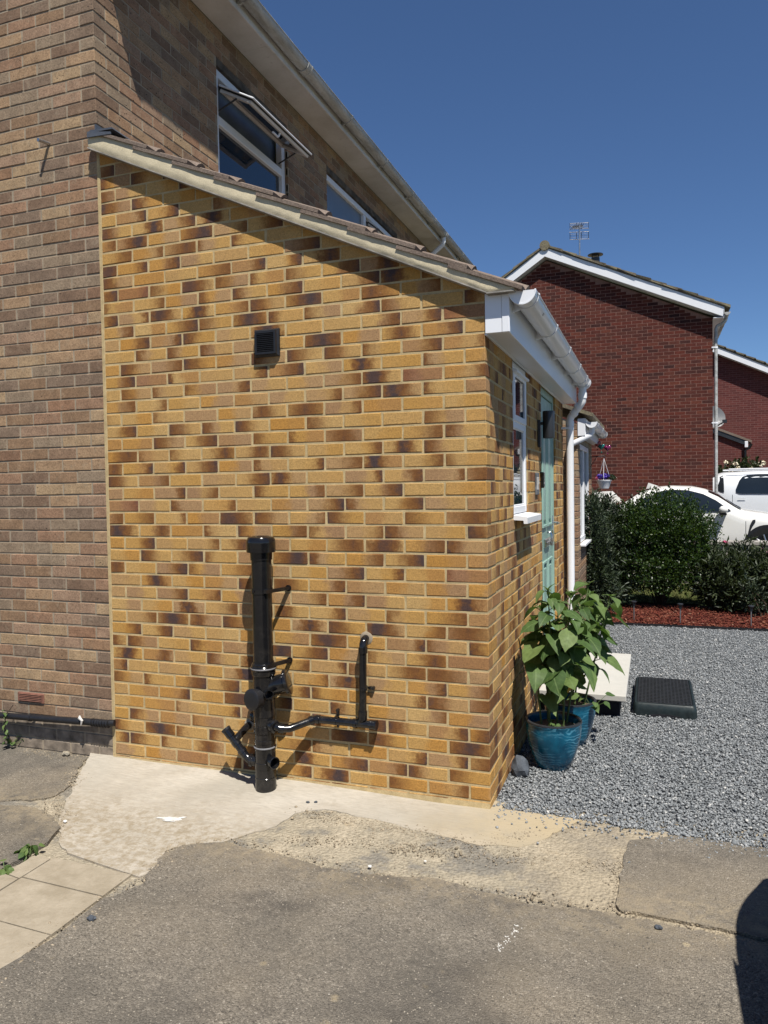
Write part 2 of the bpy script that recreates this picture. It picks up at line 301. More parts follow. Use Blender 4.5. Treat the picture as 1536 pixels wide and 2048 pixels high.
# sunflower leaf with pale veins drawn from the leaf's own shape
t = NT('sunflower_leaf', 0.58, 0.25)
o = t.objpos(); q = t.sep(o); rnd = t.n('ShaderNodeObjectInfo').outputs['Random']
c = t.ramp(rnd, [(0.0, (0.045, 0.088, 0.024)), (0.5, (0.085, 0.14, 0.04)), (1.0, (0.15, 0.205, 0.065))])
ay = t.m_('ABSOLUTE', q[1])
vein = t.ramp(t.m_('ABSOLUTE', t.m_('SUBTRACT', t.m_('FRACT', t.m_('MULTIPLY', t.m_('SUBTRACT', q[0], t.m_('MULTIPLY', ay, 0.8)), 5.0)), 0.5)), [(0.0, 1.0), (0.06, 0.0)])
mid = t.ramp(ay, [(0.012, 1.0), (0.03, 0.0)])
c = t.mix(t.m_('MULTIPLY', t.m_('MAXIMUM', mid, t.m_('MULTIPLY', vein, 0.5)), 0.55), c, (0.17, 0.24, 0.09))
c = t.mix(1.0, c, t.ramp(t.noise(45, 4), [(0.3, 0.8), (0.7, 1.15)]), 'MULTIPLY'); t.col(c); t.bump(t.m_('ADD', vein, t.noise(30, 3)), 0.3, 0.003)
tr = t.n('ShaderNodeBsdfTranslucent'); t.put(tr.inputs[0], t.mix(0.6, c, (0.16, 0.30, 0.03))); mx = t.n('ShaderNodeMixShader'); mx.inputs[0].default_value = 0.22
t.l(t.b.outputs[0], mx.inputs[1]); t.l(tr.outputs[0], mx.inputs[2]); t.l(mx.outputs[0], t.t.nodes['Material Output'].inputs[0]); M['sun_leaf'] = t.m
M['yellow_leaf'] = simple('yellowed_leaf', (0.55, 0.36, 0.05), 0.6, 0.2, 0.2, 20)
M['stem'] = simple('green_stem', (0.10, 0.15, 0.05), 0.6, 0.3, 0.2, 20)
# marbled blue glaze
t = NT('marbled_blue_glaze', 0.18, 0.55)
o = t.objpos()
wv = t.n('ShaderNodeTexWave', wave_type='BANDS', bands_direction='Z'); wv.inputs['Scale'].default_value = 7.0; wv.inputs['Distortion'].default_value = 14.0; wv.inputs['Detail'].default_value = 3.5; wv.inputs['Detail Scale'].default_value = 1.3
t.l(t.scalevec(o, (1.0, 1.0, 2.0)), wv.inputs['Vector'])
c = t.mix(t.ramp(t.noise(9, 4, 0.6, o), [(0.35, 0.0), (0.65, 1.0)]), (0.004, 0.06, 0.115), (0.007, 0.125, 0.21))
msk = t.ramp(t.noise(6, 3, 0.6, o), [(0.40, 0.0), (0.56, 1.0)])
c = t.mix(t.m_('MULTIPLY', t.m_('MULTIPLY', t.ramp(wv.outputs[1], [(0.62, 0.0), (0.92, 1.0)]), msk), 0.7), c, (0.10, 0.34, 0.48)); t.col(c); M['glaze'] = t.m
M['rock'] = simple('dark_slate_rock', (0.075, 0.085, 0.10), 0.8, 0.3, 0.25, 20, 0.006)
M['step_green'] = simple('dark_green_plastic', (0.012, 0.019, 0.020), 0.45, 0.4, 0.2, 15)
M['step_black'] = simple('black_rubber_grid', (0.016, 0.017, 0.018), 0.5, 0.4, 0.15, 30)
M['step_base'] = simple('black_painted_block', (0.014, 0.014, 0.018), 0.7, 0.3, 0.2, 20)
M['car_white'] = simple('white_car_paint', (0.76, 0.75, 0.71), 0.14, 0.5, 0.01, 1)
M['car_white2'] = simple('white_suv_paint', (0.70, 0.73, 0.76), 0.14, 0.5, 0.01, 1)
M['car_dark'] = simple('dark_car_paint', (0.02, 0.022, 0.026), 0.15, 0.5, 0.02, 1)
M['tyre'] = simple('tyre_rubber', (0.014, 0.014, 0.014), 0.8, 0.2)
M['rim_dark'] = simple('dark_alloy', (0.035, 0.035, 0.038), 0.3, 0.5, 0.1, 10, 0, 0.7)
M['slate_plaque'] = simple('slate_plaque', (0.13, 0.135, 0.14), 0.6, 0.3, 0.3, 30)
M['white_flat'] = simple('white_paint_mark', (0.64, 0.62, 0.58), 0.8, 0.2, 0.08, 40)
M['far_red'] = None
t = NT('far_red_brickwork', 0.9, 0.2)
bt = t.n('ShaderNodeTexBrick'); bt.offset = 0.5
p3 = t.sep(t.pos()); t.l(t.comb(t.m_('ADD', p3[0], t.m_('MULTIPLY', p3[1], 1.0)), p3[2], 0.0), bt.inputs['Vector'])
bt.inputs['Scale'].default_value = 1.0; bt.inputs['Brick Width'].default_value = 0.225; bt.inputs['Row Height'].default_value = 0.075; bt.inputs['Mortar Size'].default_value = 0.006
bt.inputs['Color1'].default_value = (0.085, 0.022, 0.02, 1); bt.inputs['Color2'].default_value = (0.13, 0.036, 0.031, 1); bt.inputs['Mortar'].default_value = (0.18, 0.095, 0.085, 1)
t.col(t.mix(t.ramp(t.noise(0.8, 5), [(0.4, 0.0), (0.7, 0.4)]), bt.outputs[0], (0.09, 0.04, 0.035))); t.bump(bt.outputs[1], -0.5, 0.006); M['far_red'] = t.m
M['violet'] = simple('violet_petals', (0.075, 0.045, 0.33), 0.6, 0.2, 0.3, 60)
M['pink'] = simple('pink_petals', (0.62, 0.16, 0.28), 0.6, 0.2, 0.3, 60)
M['cream_rose'] = simple('cream_petals', (0.78, 0.72, 0.55), 0.6, 0.2, 0.1, 60)
def glassy(name, c):
    t = NT(name, 0.08, 0.7); t.col(t.mix(t.noise(20), tuple(x * 0.7 for x in c), c)); t.b.inputs['Coat Weight'].default_value = 0.5; return t.m
M['heart_red'] = glassy('red_glass', (0.35, 0.012, 0.02)); M['heart_teal'] = glassy('teal_glass', (0.006, 0.14, 0.12)); M['heart_plum'] = glassy('plum_glass', (0.17, 0.008, 0.07))
M['airbrick'] = simple('red_terracotta', (0.215, 0.10, 0.07), 0.85, 0.2, 0.15, 30)
M['grey_dish'] = simple('grey_dish_paint', (0.11, 0.115, 0.125), 0.5)
M['grey_wall'] = simple('grey_blockwork', (0.30, 0.28, 0.25), 0.9, 0.2, 0.2, 8, 0.004)
M['room'] = simple('dim_room_backing', (0.13, 0.16, 0.20), 0.9, 0.1)  # dimness of the room interior put into one flat blue-grey

# ------------------------------------------------------------------ mesh helpers
class MB:
    def __init__(s): s.v = []; s.f = []
    def add(s, vs, fs):
        n = len(s.v); s.v += [tuple(p) for p in vs]; s.f += [tuple(i + n for i in q) for q in fs]; return s
    def box(s, a, b, m=None):
        x0, y0, z0 = a; x1, y1, z1 = b
        vs = [Vector(p) for p in ((x0,y0,z0),(x1,y0,z0),(x1,y1,z0),(x0,y1,z0),(x0,y0,z1),(x1,y0,z1),(x1,y1,z1),(x0,y1,z1))]
        if m is not None: vs = [m @ p for p in vs]
        return s.add(vs, [(0,3,2,1),(4,5,6,7),(0,1,5,4),(1,2,6,5),(2,3,7,6),(3,0,4,7)])
    def bbox(s, a, b, e=0.003, m=None):
        """box with bevelled edges"""
        bm = bmesh.new(); sx = [b[i] - a[i] for i in range(3)]
        bmesh.ops.create_cube(bm, size=1.0)
        for v in bm.verts: v.co = Vector([a[i] + (v.co[i] + 0.5) * sx[i] for i in range(3)])
        e = min(e, 0.45 * min(abs(q) for q in sx))
        bmesh.ops.bevel(bm, geom=bm.edges[:], offset=e, segments=1, affect='EDGES')
        bm.verts.index_update(); vs = [v.co.copy() for v in bm.verts]
        if m is not None: vs = [m @ p for p in vs]
        s.add(vs, [tuple(v.index for v in f.verts) for f in bm.faces]); bm.free(); return s
    def tube(s, path, r, seg=12, caps=True):
        path = [Vector(p) for p in path]; n = len(path); rs = r if isinstance(r, (list, tuple)) else [r] * n
        rings = []; up = None
        for i in range(n):
            d = (path[min(i + 1, n - 1)] - path[max(i - 1, 0)]).normalized()
            if up is None:
                up = Vector((0, 0, 1)) if abs(d.z) < 0.9 else Vector((1, 0, 0))
            a = d.cross(up).normalized(); b = a.cross(d).normalized(); up = b
            rings.append([path[i] + (a * math.cos(2 * math.pi * k / seg) + b * math.sin(2 * math.pi * k / seg)) * rs[i] for k in range(seg)])
        vs = [p for q in rings for p in q]; fs = []
        for i in range(n - 1):
            for k in range(seg):
                fs.append((i * seg + k, (i + 1) * seg + k, (i + 1) * seg + (k + 1) % seg, i * seg + (k + 1) % seg))
        if caps: fs.append(tuple(range(seg))); fs.append(tuple(range((n - 1) * seg, n * seg))[::-1])
        return s.add(vs, fs)
    def cyl(s, p0, p1, r, seg=16, r1=None): return s.tube([p0, p1], [r, r if r1 is None else r1], seg)
    def lathe(s, prof, seg=32, center=(0, 0, 0), m=None, cap=True):
        vs = []; fs = []
        for (r, z) in prof:
            for k in range(seg):
                a = 2 * math.pi * k / seg; p = Vector((r * math.cos(a), r * math.sin(a), z))
                p = (m @ p) if m is not None else p
                vs.append(p + Vector(center))
        n = len(prof)
        for i in range(n - 1):
            for k in range(seg): fs.append((i * seg + k, i * seg + (k + 1) % seg, (i + 1) * seg + (k + 1) % seg, (i + 1) * seg + k))
        if cap: fs.append(tuple(range(seg))[::-1]); fs.append(tuple(range((n - 1) * seg, n * seg)))
        return s.add(vs, fs)
    def prism(s, pts, fn0, fn1):
        """polygon extruded: fn0/fn1 map a 2-D point to the two ends"""
        n = len(pts); vs = [fn0(*p) for p in pts] + [fn1(*p) for p in pts]
        fs = [tuple(range(n))[::-1], tuple(range(n, 2 * n))] + [(i, (i + 1) % n, n + (i + 1) % n, n + i) for i in range(n)]
        return s.add(vs, fs)
    def mesh(s, name, mat, smooth=None, fix=True):
        me = bpy.data.meshes.new(name); me.from_pydata(s.v, [], s.f); me.materials.append(mat)
        if fix:
            bm = bmesh.new(); bm.from_mesh(me); bmesh.ops.recalc_face_normals(bm, faces=bm.faces[:]); bm.to_mesh(me); bm.free()
        if smooth is not None: me.shade_smooth(); me.set_sharp_from_angle(angle=R(smooth))
        return me
    def build(s, name, mat, parent=None, smooth=None, fix=True):
        return link(bpy.data.objects.new(name, s.mesh(name, mat, smooth, fix)), parent)
def link(o, parent=None):
    C.objects.link(o)
    if parent is not None:
        o.parent = parent; o.matrix_parent_inverse = wmat(parent).inverted()      # meshes are written in world coordinates
    return o
def wmat(o):
    return o.matrix_basis.copy() if o.parent is None else wmat(o.parent) @ o.matrix_parent_inverse @ o.matrix_basis
def thing(name, label, cat, loc=(0, 0, 0), group=None):
    o = bpy.data.objects.new(name, None); C.objects.link(o); o.empty_display_size = 0.1
    o['label'] = label; o['category'] = cat
    if group: o['group'] = group
    o.location = loc; return o
def tag(o, label, cat, group=None):
    o['label'] = label; o['category'] = cat
    if group: o['group'] = group
    return o
def struct(o, kind='structure'): o['kind'] = kind; return o
def fastmesh(name, V, F, mat, parent=None, flat=True):
    """big numpy mesh, F is (n,3) or (n,4)"""
    me = bpy.data.meshes.new(name); V = np.asarray(V, np.float32); F = np.asarray(F, np.int32); k = F.shape[1]
    me.vertices.add(len(V)); me.vertices.foreach_set('co', V.ravel())
    me.loops.add(F.size); me.loops.foreach_set('vertex_index', F.ravel())
    me.polygons.add(len(F)); me.polygons.foreach_set('loop_start', np.arange(0, F.size, k, dtype=np.int32)); me.polygons.foreach_set('loop_total', np.full(len(F), k, np.int32))
    me.materials.append(mat); me.update(); me.validate()
    return link(bpy.data.objects.new(name, me), parent)
def to_px(p):
    d = Vector(p) - CP; z = d.dot(CF)
    return (768 + 1488.96 * d.dot(CR) / z, 1024 - 1488.96 * d.dot(CU) / z, z)

# ------------------------------------------------------------------ bricks
BRICK_CACHE = {}
def brick_mesh(L, D, H, mat, var):
    key = (round(L, 3), round(D, 3), round(H, 3), mat.name, var)
    if key not in BRICK_CACHE:
        rr = random.Random(hash((round(L, 3), var)) & 0xffff)
        b = MB().bbox((-L / 2, -D / 2, -H / 2), (L / 2, D / 2, H / 2), 0.0035)
        b.v = [(p[0] + rr.uniform(-.0018, .0018), p[1] + rr.uniform(-.0007, .0007), p[2] + rr.uniform(-.0018, .0018)) for p in b.v]
        BRICK_CACHE[key] = b.mesh('brick', mat)
    return BRICK_CACHE[key]
def lay_bricks(parent, items, cut_items=(), stuff_name='bricks_beyond', limit=300):
    """items: (centre, L, D, H, rotz, mat); the largest in view become single bricks, the rest one joined part"""
    def size(c, L, H, rz):
        u, v, z = to_px(c)
        if z < 0.2 or u < -80 or u > 1616 or v < -80 or v > 2130: return 0
        ax = Vector((math.cos(rz), math.sin(rz), 0)) * (L / 2); a = to_px(Vector(c) - ax); b = to_px(Vector(c) + ax)
        return abs(a[0] - b[0]) * 1489 * H / z
    cand = [(size(i[0], i[1], i[3], i[4]), 0, i) for i in items] + [(size(i[0], i[1], 0.05, 0), 1, i) for i in cut_items]
    cand.sort(key=lambda q: -q[0]); rest = MB(); rmats = {}
    for n, (sz, kind, i) in enumerate(cand):
        var = n % 5
        if kind == 0:
            c, L, D, H, rz, mat = i; me = brick_mesh(L, D, H, mat, var)
            side = abs(math.sin(rz)) < .5                     # bricks lie a hair proud of one another, never behind the joint
            j = Vector((random.uniform(-.0016, .0016) if side else random.uniform(-.0003, .0012), random.uniform(-.0012, .0003) if side else random.uniform(-.0012, .0003), random.uniform(-.0016, .0016)))
            if n < limit and sz > 0:
                o = bpy.data.objects.new('brick', me); o.location = Vector(c) + j; o.rotation_euler = (0, 0, rz + random.uniform(-.003, .003)); link(o, parent)
            else:
                cs, sn = math.cos(rz), math.sin(rz); r = rmats.setdefault(mat.name, (mat, MB()))[1]
                r.add([(c[0] + j.x + v.co.x * cs - v.co.y * sn, c[1] + j.y + v.co.x * sn + v.co.y * cs, c[2] + j.z + v.co.z) for v in me.vertices], [tuple(p.vertices) for p in me.polygons])
        else:
            c, L, mb, mat = i
            if n < limit and sz > 0: mb.build('brick', mat, parent)
            else: rmats.setdefault(mat.name, (mat, MB()))[1].add(mb.v, mb.f)
    for mat, mb in rmats.values():
        if mb.v: struct(mb.build(stuff_name, mat, parent, fix=False), 'stuff')
def row_spans(a, b, start, L, J, first, opens):
    """brick intervals between a and b; start offset of the first brick, minus the openings"""
    out = []; x = start; w = first
    while x < b - 0.02:
        p, q = max(x, a), min(x + w, b)
        segs = [(p, q)] if q - p > 0.025 else []
        for (o0, o1) in opens:
            ns = []
            for (m, n) in segs:
                if n <= o0 or m >= o1: ns.append((m, n)); continue
                if o0 - m > 0.025: ns.append((m, o0))
                if n - o1 > 0.025: ns.append((o1, n))
            segs = ns
        out += segs; x += w + J; w = L
    return out

# ================================================================== THE GROUND
def ragged(poly, step=0.035, amp=0.012, seed=0, fixed=()):
    """subdivide an outline and fray it"""
    out = []; n = len(poly)
    for i in range(n):
        a = Vector(poly[i]); b = Vector(poly[(i + 1) % n]); L = (b - a).length; k = max(1, int(L / step)) if i not in fixed else 1
        nrm = Vector((-(b - a).y, (b - a).x)).normalized() if L > 0 else Vector((0, 0))
        for j in range(k):
            p = a + (b - a) * (j / k)
            if i not in fixed and j > 0:
                q = mnoise.noise(Vector((p.x * 9 + seed, p.y * 9, 0.3))) * 1.6 + mnoise.noise(Vector((p.x * 33 + seed, p.y * 33, 1.3))) * 0.9
                p = p + nrm * q * amp
            out.append((p.x, p.y))
    return out
def sheet(name, poly, z0, z1, mat, parent=None, wob=0.0):
    bm = bmesh.new(); vs = [bm.verts.new((x, y, z1)) for x, y in poly]
    f = bm.faces.new(vs)
    if f.normal.z < 0: f.normal_flip()
    r = bmesh.ops.extrude_face_region(bm, geom=[f]); top = [e for e in r['geom'] if isinstance(e, bmesh.types.BMVert)]
    for v in vs: v.co.z = z0
    bmesh.ops.recalc_face_normals(bm, faces=bm.faces[:])
    me = bpy.data.meshes.new(name); bm.to_mesh(me); bm.free(); me.materials.append(mat)
    return link(bpy.data.objects.new(name, me), parent)
GZ = -0.045
ground = MB().add([(-300, -300, -0.16), (300, -300, -0.16), (300, 300, -0.16), (-300, 300, -0.16)], [(0, 1, 2, 3)]).build('ground', M['lawn']); struct(ground)
rub = MB()
nx, ny = 90, 40
for j in range(ny + 1):
    for i in range(nx + 1):
        x = -3.5 + 9.5 * i / nx; y = -2.6 + 2.75 * j / ny
        z = -0.0555 + 0.005 * mnoise.noise(Vector((x * 3, y * 3, 0))) + 0.0035 * mnoise.noise(Vector((x * 12, y * 12, 2)))
        z += 0.0065 * max(0, min(1, (y + 0.75) / 0.3)) * max(0, min(1, (x - 1.2) / 0.3))
        rub.v.append((x, y, z))
rub.f = [(j * (nx + 1) + i, j * (nx + 1) + i + 1, (j + 1) * (nx + 1) + i + 1, (j + 1) * (nx + 1) + i) for j in range(ny) for i in range(nx)]
struct(rub.build('broken_ground', M['rubble'], smooth=60))
apron_pts = [(-0.196, 0.10), (-0.196, 0.053), (0.001, -0.338), (0.308, -0.787), (0.48, -0.97), (0.60, -1.045), (0.844, -1.085), (1.06, -1.12), (1.071, -1.061), (1.041, -0.855), (1.241, -0.723), (1.377, -0.531), (1.418, -0.34), (1.548, -0.254), (1.865, -0.288), (2.141, -0.342), (2.396, -0.391), (2.594, -0.327), (2.692, -0.202), (2.823, 0.01), (2.42, 0.02), (2.42, 0.10)]
ap = ragged(apron_pts, 0.03, 0.012, 3, fixed=(0, 5, 6, 20, 21))
# apron as a gently domed sheet, rising a little to the wall
bm = bmesh.new(); f = bm.faces.new([bm.verts.new((x, y, 0)) for x, y in ap]); 
bm.normal_update()
bmesh.ops.triangulate(bm, faces=bm.faces[:])
for _ in range(4):
    bmesh.ops.subdivide_edges(bm, edges=[e for e in bm.edges if e.calc_length() > 0.12 and not e.is_boundary], cuts=1)
    bmesh.ops.triangulate(bm, faces=bm.faces[:])
for v in bm.verts:
    d = max(0, min(1, (v.co.y + 0.35) / 0.35)); v.co.z = -0.047 + 0.026 * d * d * max(0.25, min(1, 2.3 - v.co.x)) + 0.002 * mnoise.noise(Vector((v.co.x * 5, v.co.y * 5, 0)))
edges = [e for e in bm.edges if e.is_boundary]
r = bmesh.ops.extrude_edge_only(bm, edges=edges)
for v in [q for q in r['geom'] if isinstance(q, bmesh.types.BMVert)]: v.co.z = -0.085
me = bpy.data.meshes.new('concrete_apron'); bmesh.ops.recalc_face_normals(bm, faces=bm.faces[:]); bm.to_mesh(me); bm.free(); me.materials.append(M['concrete'])
apron = struct(link(bpy.data.objects.new('concrete_apron', me)))
main_pts = [(1.0, -2.7), (1.0, -1.795), (1.046, -1.588), (1.03, -1.308), (1.115, -1.172), (1.037, -0.906), (1.071, -0.82), (1.249, -0.736), (1.477, -0.764), (1.661, -0.776), (1.896, -0.814), (2.088, -0.774), (2.348, -0.753), (2.565, -0.783), (2.768, -0.801), (3.012, -0.778), (3.193, -0.788), (3.415, -0.804), (3.60, -0.83), (6.0, -1.0), (6.0, -2.7)]
driveway = struct(sheet('tarmac_driveway', ragged(main_pts, 0.03, 0.016, 11, fixed=(0, 1, 2, 19, 20)), -0.09, -0.044, M['tarmac']))
struct(MB().add([(-30, -60, -0.048), (40, -60, -0.048), (40, -2.69, -0.048), (-30, -2.69, -0.048)], [(0, 1, 2, 3)]).build('tarmac_yard', M['tarmac']))
right_pts = [(3.26, -0.019), (3.05, -0.135), (3.028, -0.334), (3.021, -0.512), (3.013, -0.713), (3.03, -0.751), (3.211, -0.752), (3.418, -0.764), (3.56, -0.772), (6.0, -0.93), (6.0, -0.12), (3.66, -0.045)]
struct(sheet('tarmac_patch', ragged(right_pts, 0.028, 0.011, 23, fixed=(9, 10)), -0.09, -0.041, M['tarmac']))
left_pts = [(-0.40, -0.80), (-0.125, -0.749), (0.06, -0.729), (0.228, -0.764), (0.388, -0.86), (0.45, -1.01), (0.455, -1.138), (0.455, -1.302), (0.52, -2.7), (-3.5, -2.7), (-3.5, -0.9)]
struct(sheet('tarmac_patch', ragged(left_pts, 0.03, 0.018, 31, fixed=(8, 9)), -0.09, -0.036, M['tarmac']))
up_pts = [(-3.5, 0.06), (-0.30, 0.04), (-0.21, 0.02), (-0.045, -0.308), (0.045, -0.50), (-0.03, -0.64), (-0.25, -0.70), (-3.5, -0.80)]
struct(sheet('tarmac_patch', ragged(up_pts, 0.03, 0.022, 41, fixed=(7,)), -0.09, -0.047, M['tarmac']))
path = MB().box((0.46, -2.68, -0.09), (1.03, -1.06, -0.062)).build('slab_path', M['rubble']); struct(path)
edge_x = [0.475, 0.575, 1.02]
ys = [-1.115, -1.285, -1.565, -1.845, -2.125, -2.405, -2.685]
ys[0] = -1.10
for i in range(6):
    sk = -0.025
    for (a, b) in ((edge_x[0], edge_x[1]), (edge_x[1], edge_x[2])):
        y1, y0 = ys[i] - 0.004, ys[i + 1] + 0.004
        w = MB(); t0 = random.uniform(-0.002, 0.002)
        w.prism([(a + .003, y1 - .0), (b - .003, y1 + sk * 0.6), (b - .003, y0 + sk * 0.6), (a + .003, y0)], lambda x, y: (x, y, -0.085), lambda x, y, t0=t0: (x, y, -0.0435 + t0))
        w.build('paving_slab', M['slab'], path)
# gravel bed and its stones
gb = struct(sheet('gravel_bed', [(W + 0.0, 0.02), (2.664, 0.016), (2.907, -0.005), (3.138, -0.015), (3.357, -0.034), (3.66, -0.05), (9.0, -0.2), (9.0, 5.50), (-0.0, 5.50), (0.0, 3.5), (W, 3.5)], -0.10, -0.052, M['gravel_bed']))
def scatter_stones(name, n, area, size, zf, mat, flat=0.7, seed=1, maxk=None):
    g = np.random.default_rng(seed)
    phi = (1 + 5 ** .5) / 2
    ico = np.array([(-1, phi, 0), (1, phi, 0), (-1, -phi, 0), (1, -phi, 0), (0, -1, phi), (0, 1, phi), (0, -1, -phi), (0, 1, -phi), (phi, 0, -1), (phi, 0, 1), (-phi, 0, -1), (-phi, 0, 1)]) / math.sqrt(1 + phi * phi)
    fac = np.array([(0,11,5),(0,5,1),(0,1,7),(0,7,10),(0,10,11),(1,5,9),(5,11,4),(11,10,2),(10,7,6),(7,1,8),(3,9,4),(3,4,2),(3,2,6),(3,6,8),(3,8,9),(4,9,5),(2,4,11),(6,2,10),(8,6,7),(9,8,1)])
    P = area(g, n); n = len(P)
    sz = size(g, n)[:, None, None] * g.uniform(0.65, 1.25, (n, 1, 3)) * np.array([1, 1, flat])
    V = ico[None] * g.uniform(0.72, 1.2, (n, 12, 1)) * sz
    ang = g.uniform(0, 6.283, (n, 3))
    def rot(V, a, i, j):
        c, s_ = np.cos(a)[:, None], np.sin(a)[:, None]; x, y = V[..., i].copy(), V[..., j].copy()
        V[..., i] = x * c - y * s_; V[..., j] = x * s_ + y * c
    rot(V, ang[:, 0] * 0.12, 1, 2); rot(V, ang[:, 1] * 0.12, 0, 2); rot(V, ang[:, 2], 0, 1)
    V = V + np.stack([P[:, 0], P[:, 1], zf(P, g)], 1)[:, None]
    F = fac[None] + (np.arange(n) * 12)[:, None, None]
    return struct(fastmesh(name, V.reshape(-1, 3), F.reshape(-1, 3), mat), 'stuff')
def gravel_area(g, n):
    y = 5.5 * g.random(n) ** 1.35 - 0.05; x = g.uniform(W + 0.01, 4.75, n)
    lim = np.interp(x, [2.36, 2.664, 2.907, 3.138, 3.357, 3.66, 9], [0.02, 0.016, -0.005, -0.015, -0.034, -0.05, -0.2])
    k = y > lim + 0.012 + 0.014 * np.sin(x * 37) * np.sin(x * 11)
    # beyond the frame's right edge only a strip
    k &= x < 3.75 + 0.19 * (y + 0.2) + 0.15
    return np.stack([x[k], y[k]], 1)
scatter_stones('gravel_stones', 96000, gravel_area, lambda g, n: g.uniform(0.0042, 0.0092, n) * np.where(g.random(n) > 0.97, 1.5, 1), lambda P, g: -0.052 + g.uniform(0.0, 0.016, len(P)), M['chips'])
def stray_area(g, n):
    x = g.uniform(2.4, 3.7, n); y = 0.02 - np.minimum(0.45, g.exponential(0.055, n)) - (x - 2.4) * 0.05; return np.stack([x, y], 1)
scatter_stones('stray_gravel', 260, stray_area, lambda g, n: g.uniform(0.003, 0.008, n), lambda P, g: np.full(len(P), -0.041), M['chips'], 0.7, 21)
# loose grit and crumbs along the frayed tarmac edges
def grit_area(g, n):
    segs = [((1.04, -0.86), (1.25, -0.73)), ((1.25, -0.73), (1.9, -0.80)), ((1.9, -0.80), (3.0, -0.76)), ((3.0, -0.76), (3.6, -0.80)), ((3.02, -0.7), (3.05, -0.15)), ((-0.7, -0.02), (-0.2, -0.04)), ((-0.2, 0.0), (0.05, -0.45)), ((0.05, -0.55), (0.45, -0.9)), ((1.05, -0.85), (1.09, -1.15)), ((1.03, -1.2), (1.02, -2.0)), ((2.4, -0.36), (2.82, 0.0)), ((1.42, -0.33), (2.4, -0.37)), ((2.0, -0.55), (3.0, -0.4)), ((1.5, -0.6), (2.2, -0.5))]
    out = []
    for a, b in segs:
        L = math.dist(a, b); k = int(n * L / 9); t_ = g.random(k)[:, None]; p = np.array(a) * (1 - t_) + np.array(b) * t_
        out.append(p + g.normal(0, 0.035 if L < 0.9 or True else 0.1, (k, 2)))
    return np.concatenate(out)
scatter_stones('loose_grit', 5200, grit_area, lambda g, n: np.minimum(0.011, 0.0016 + g.exponential(0.0014, n)), lambda P, g: np.full(len(P), -0.0465), mortar('loose_sandy_grit', (0.34, 0.28, 0.2), 0.5), 0.7, 5)
def agg_area(g, n):
    x = g.uniform(0.95, 3.75, n); y = g.uniform(-2.05, -0.82, n); k = (x > 1.06) & ((y < -0.9) | (x > 1.3)); return np.stack([x[k], y[k]], 1)
t = NT('tarmac_aggregate', 0.9, 0.2); t.col(t.ramp(t.island(), [(0.0, (0.07, 0.062, 0.052)), (0.5, (0.19, 0.168, 0.138)), (0.85, (0.26, 0.228, 0.183)), (1.0, (0.34, 0.30, 0.24))])); M['aggregate'] = t.m
scatter_stones('tarmac_aggregate', 12000, agg_area, lambda g, n: g.uniform(0.0022, 0.0048, n), lambda P, g: -0.0440 - g.uniform(0.0, 0.0016, len(P)), M['aggregate'], 0.55, 9)
for i, (x, y, s_) in enumerate([(1.984, -0.741, 0.008), (1.096, -1.452, 0.014), (1.431, -0.214, 0.008), (1.47, -0.20, 0.008), (3.17, -0.83, 0.012), (2.2, -0.62, 0.005), (-0.35, -0.03, 0.022), (0.36, -0.80, 0.009)]):
    st = MB(); rr = random.Random(i)
    bm = bmesh.new(); bmesh.ops.create_icosphere(bm, subdivisions=2, radius=1.0)
    for v in bm.verts: v.co = Vector((v.co.x * s_ * 1.25, v.co.y * s_, v.co.z * s_ * 0.7)) * (1 + 0.35 * mnoise.noise(v.co * 1.7 + Vector((i * 5, 0, 0))))
    bm.verts.index_update(); st.add([v.co + Vector((x, y, -0.043 + s_ * 0.4)) for v in bm.verts], [tuple(v.index for v in f.verts) for f in bm.faces]); bm.free()
    lab = ['white chalky stone lying at the edge of the tarmac', 'grey stone on the tarmac beside the slab path', 'small dark pebble on the concrete left of the soil pipe shadow', 'small grey pebble on the concrete right of the soil pipe foot', 'dark crumb of tarmac on the right hand crack', 'pale crumb lying on the sandy rubble strip', 'rounded pale stone in the debris by the brown wall', 'pale stone in the notch beside the left tarmac patch'][i]
    tag(st.build('loose_stone', M['white_flat'] if i in (0, 5, 7) else (M['rubble'] if i == 6 else M['rock'])), lab, 'stone', 'loose stones on the drive')
def splat(name, cx, cy, ln, wd, ang, z, parent, seed, n=46):
    poly = []; c, s_ = math.cos(ang), math.sin(ang)
    for k in range(n):
        a = 2 * math.pi * k / n; q = 1 + 0.45 * mnoise.noise(Vector((math.cos(a) * 2.3, math.sin(a) * 2.3, seed))) + 0.3 * mnoise.noise(Vector((math.cos(a) * 7, math.sin(a) * 7, seed)))
        x, y = ln * math.cos(a) * q, wd * math.sin(a) * q; poly.append((cx + x * c - y * s_, cy + x * s_ + y * c))
    return sheet(name, poly, z - 0.003, z, M['white_flat'], parent)
for (dx, dy, a, b, g, dz) in ((0, 0, 0.05, 0.02, 0.15, 0), (-0.055, -0.006, 0.028, 0.005, 0.2, .0006), (0.043, 0.028, 0.018, 0.006, 0.6, .0012), (0.0, -0.026, 0.032, 0.004, 0.1, .0018)): splat('paint_splash', 0.852 + dx, -0.60 + dy, a, b, g, -0.0435 + dz, apron, dx * 50)
for k in range(38): splat('chalk_mark', 2.625 + 0.0012 * k + random.gauss(0, .008), -1.15 + 0.0047 * k + random.gauss(0, .008), random.uniform(.0012, .0045), random.uniform(.001, .003), random.uniform(0, 3), -0.0428 + 0.00002 * k, driveway, k, 14)
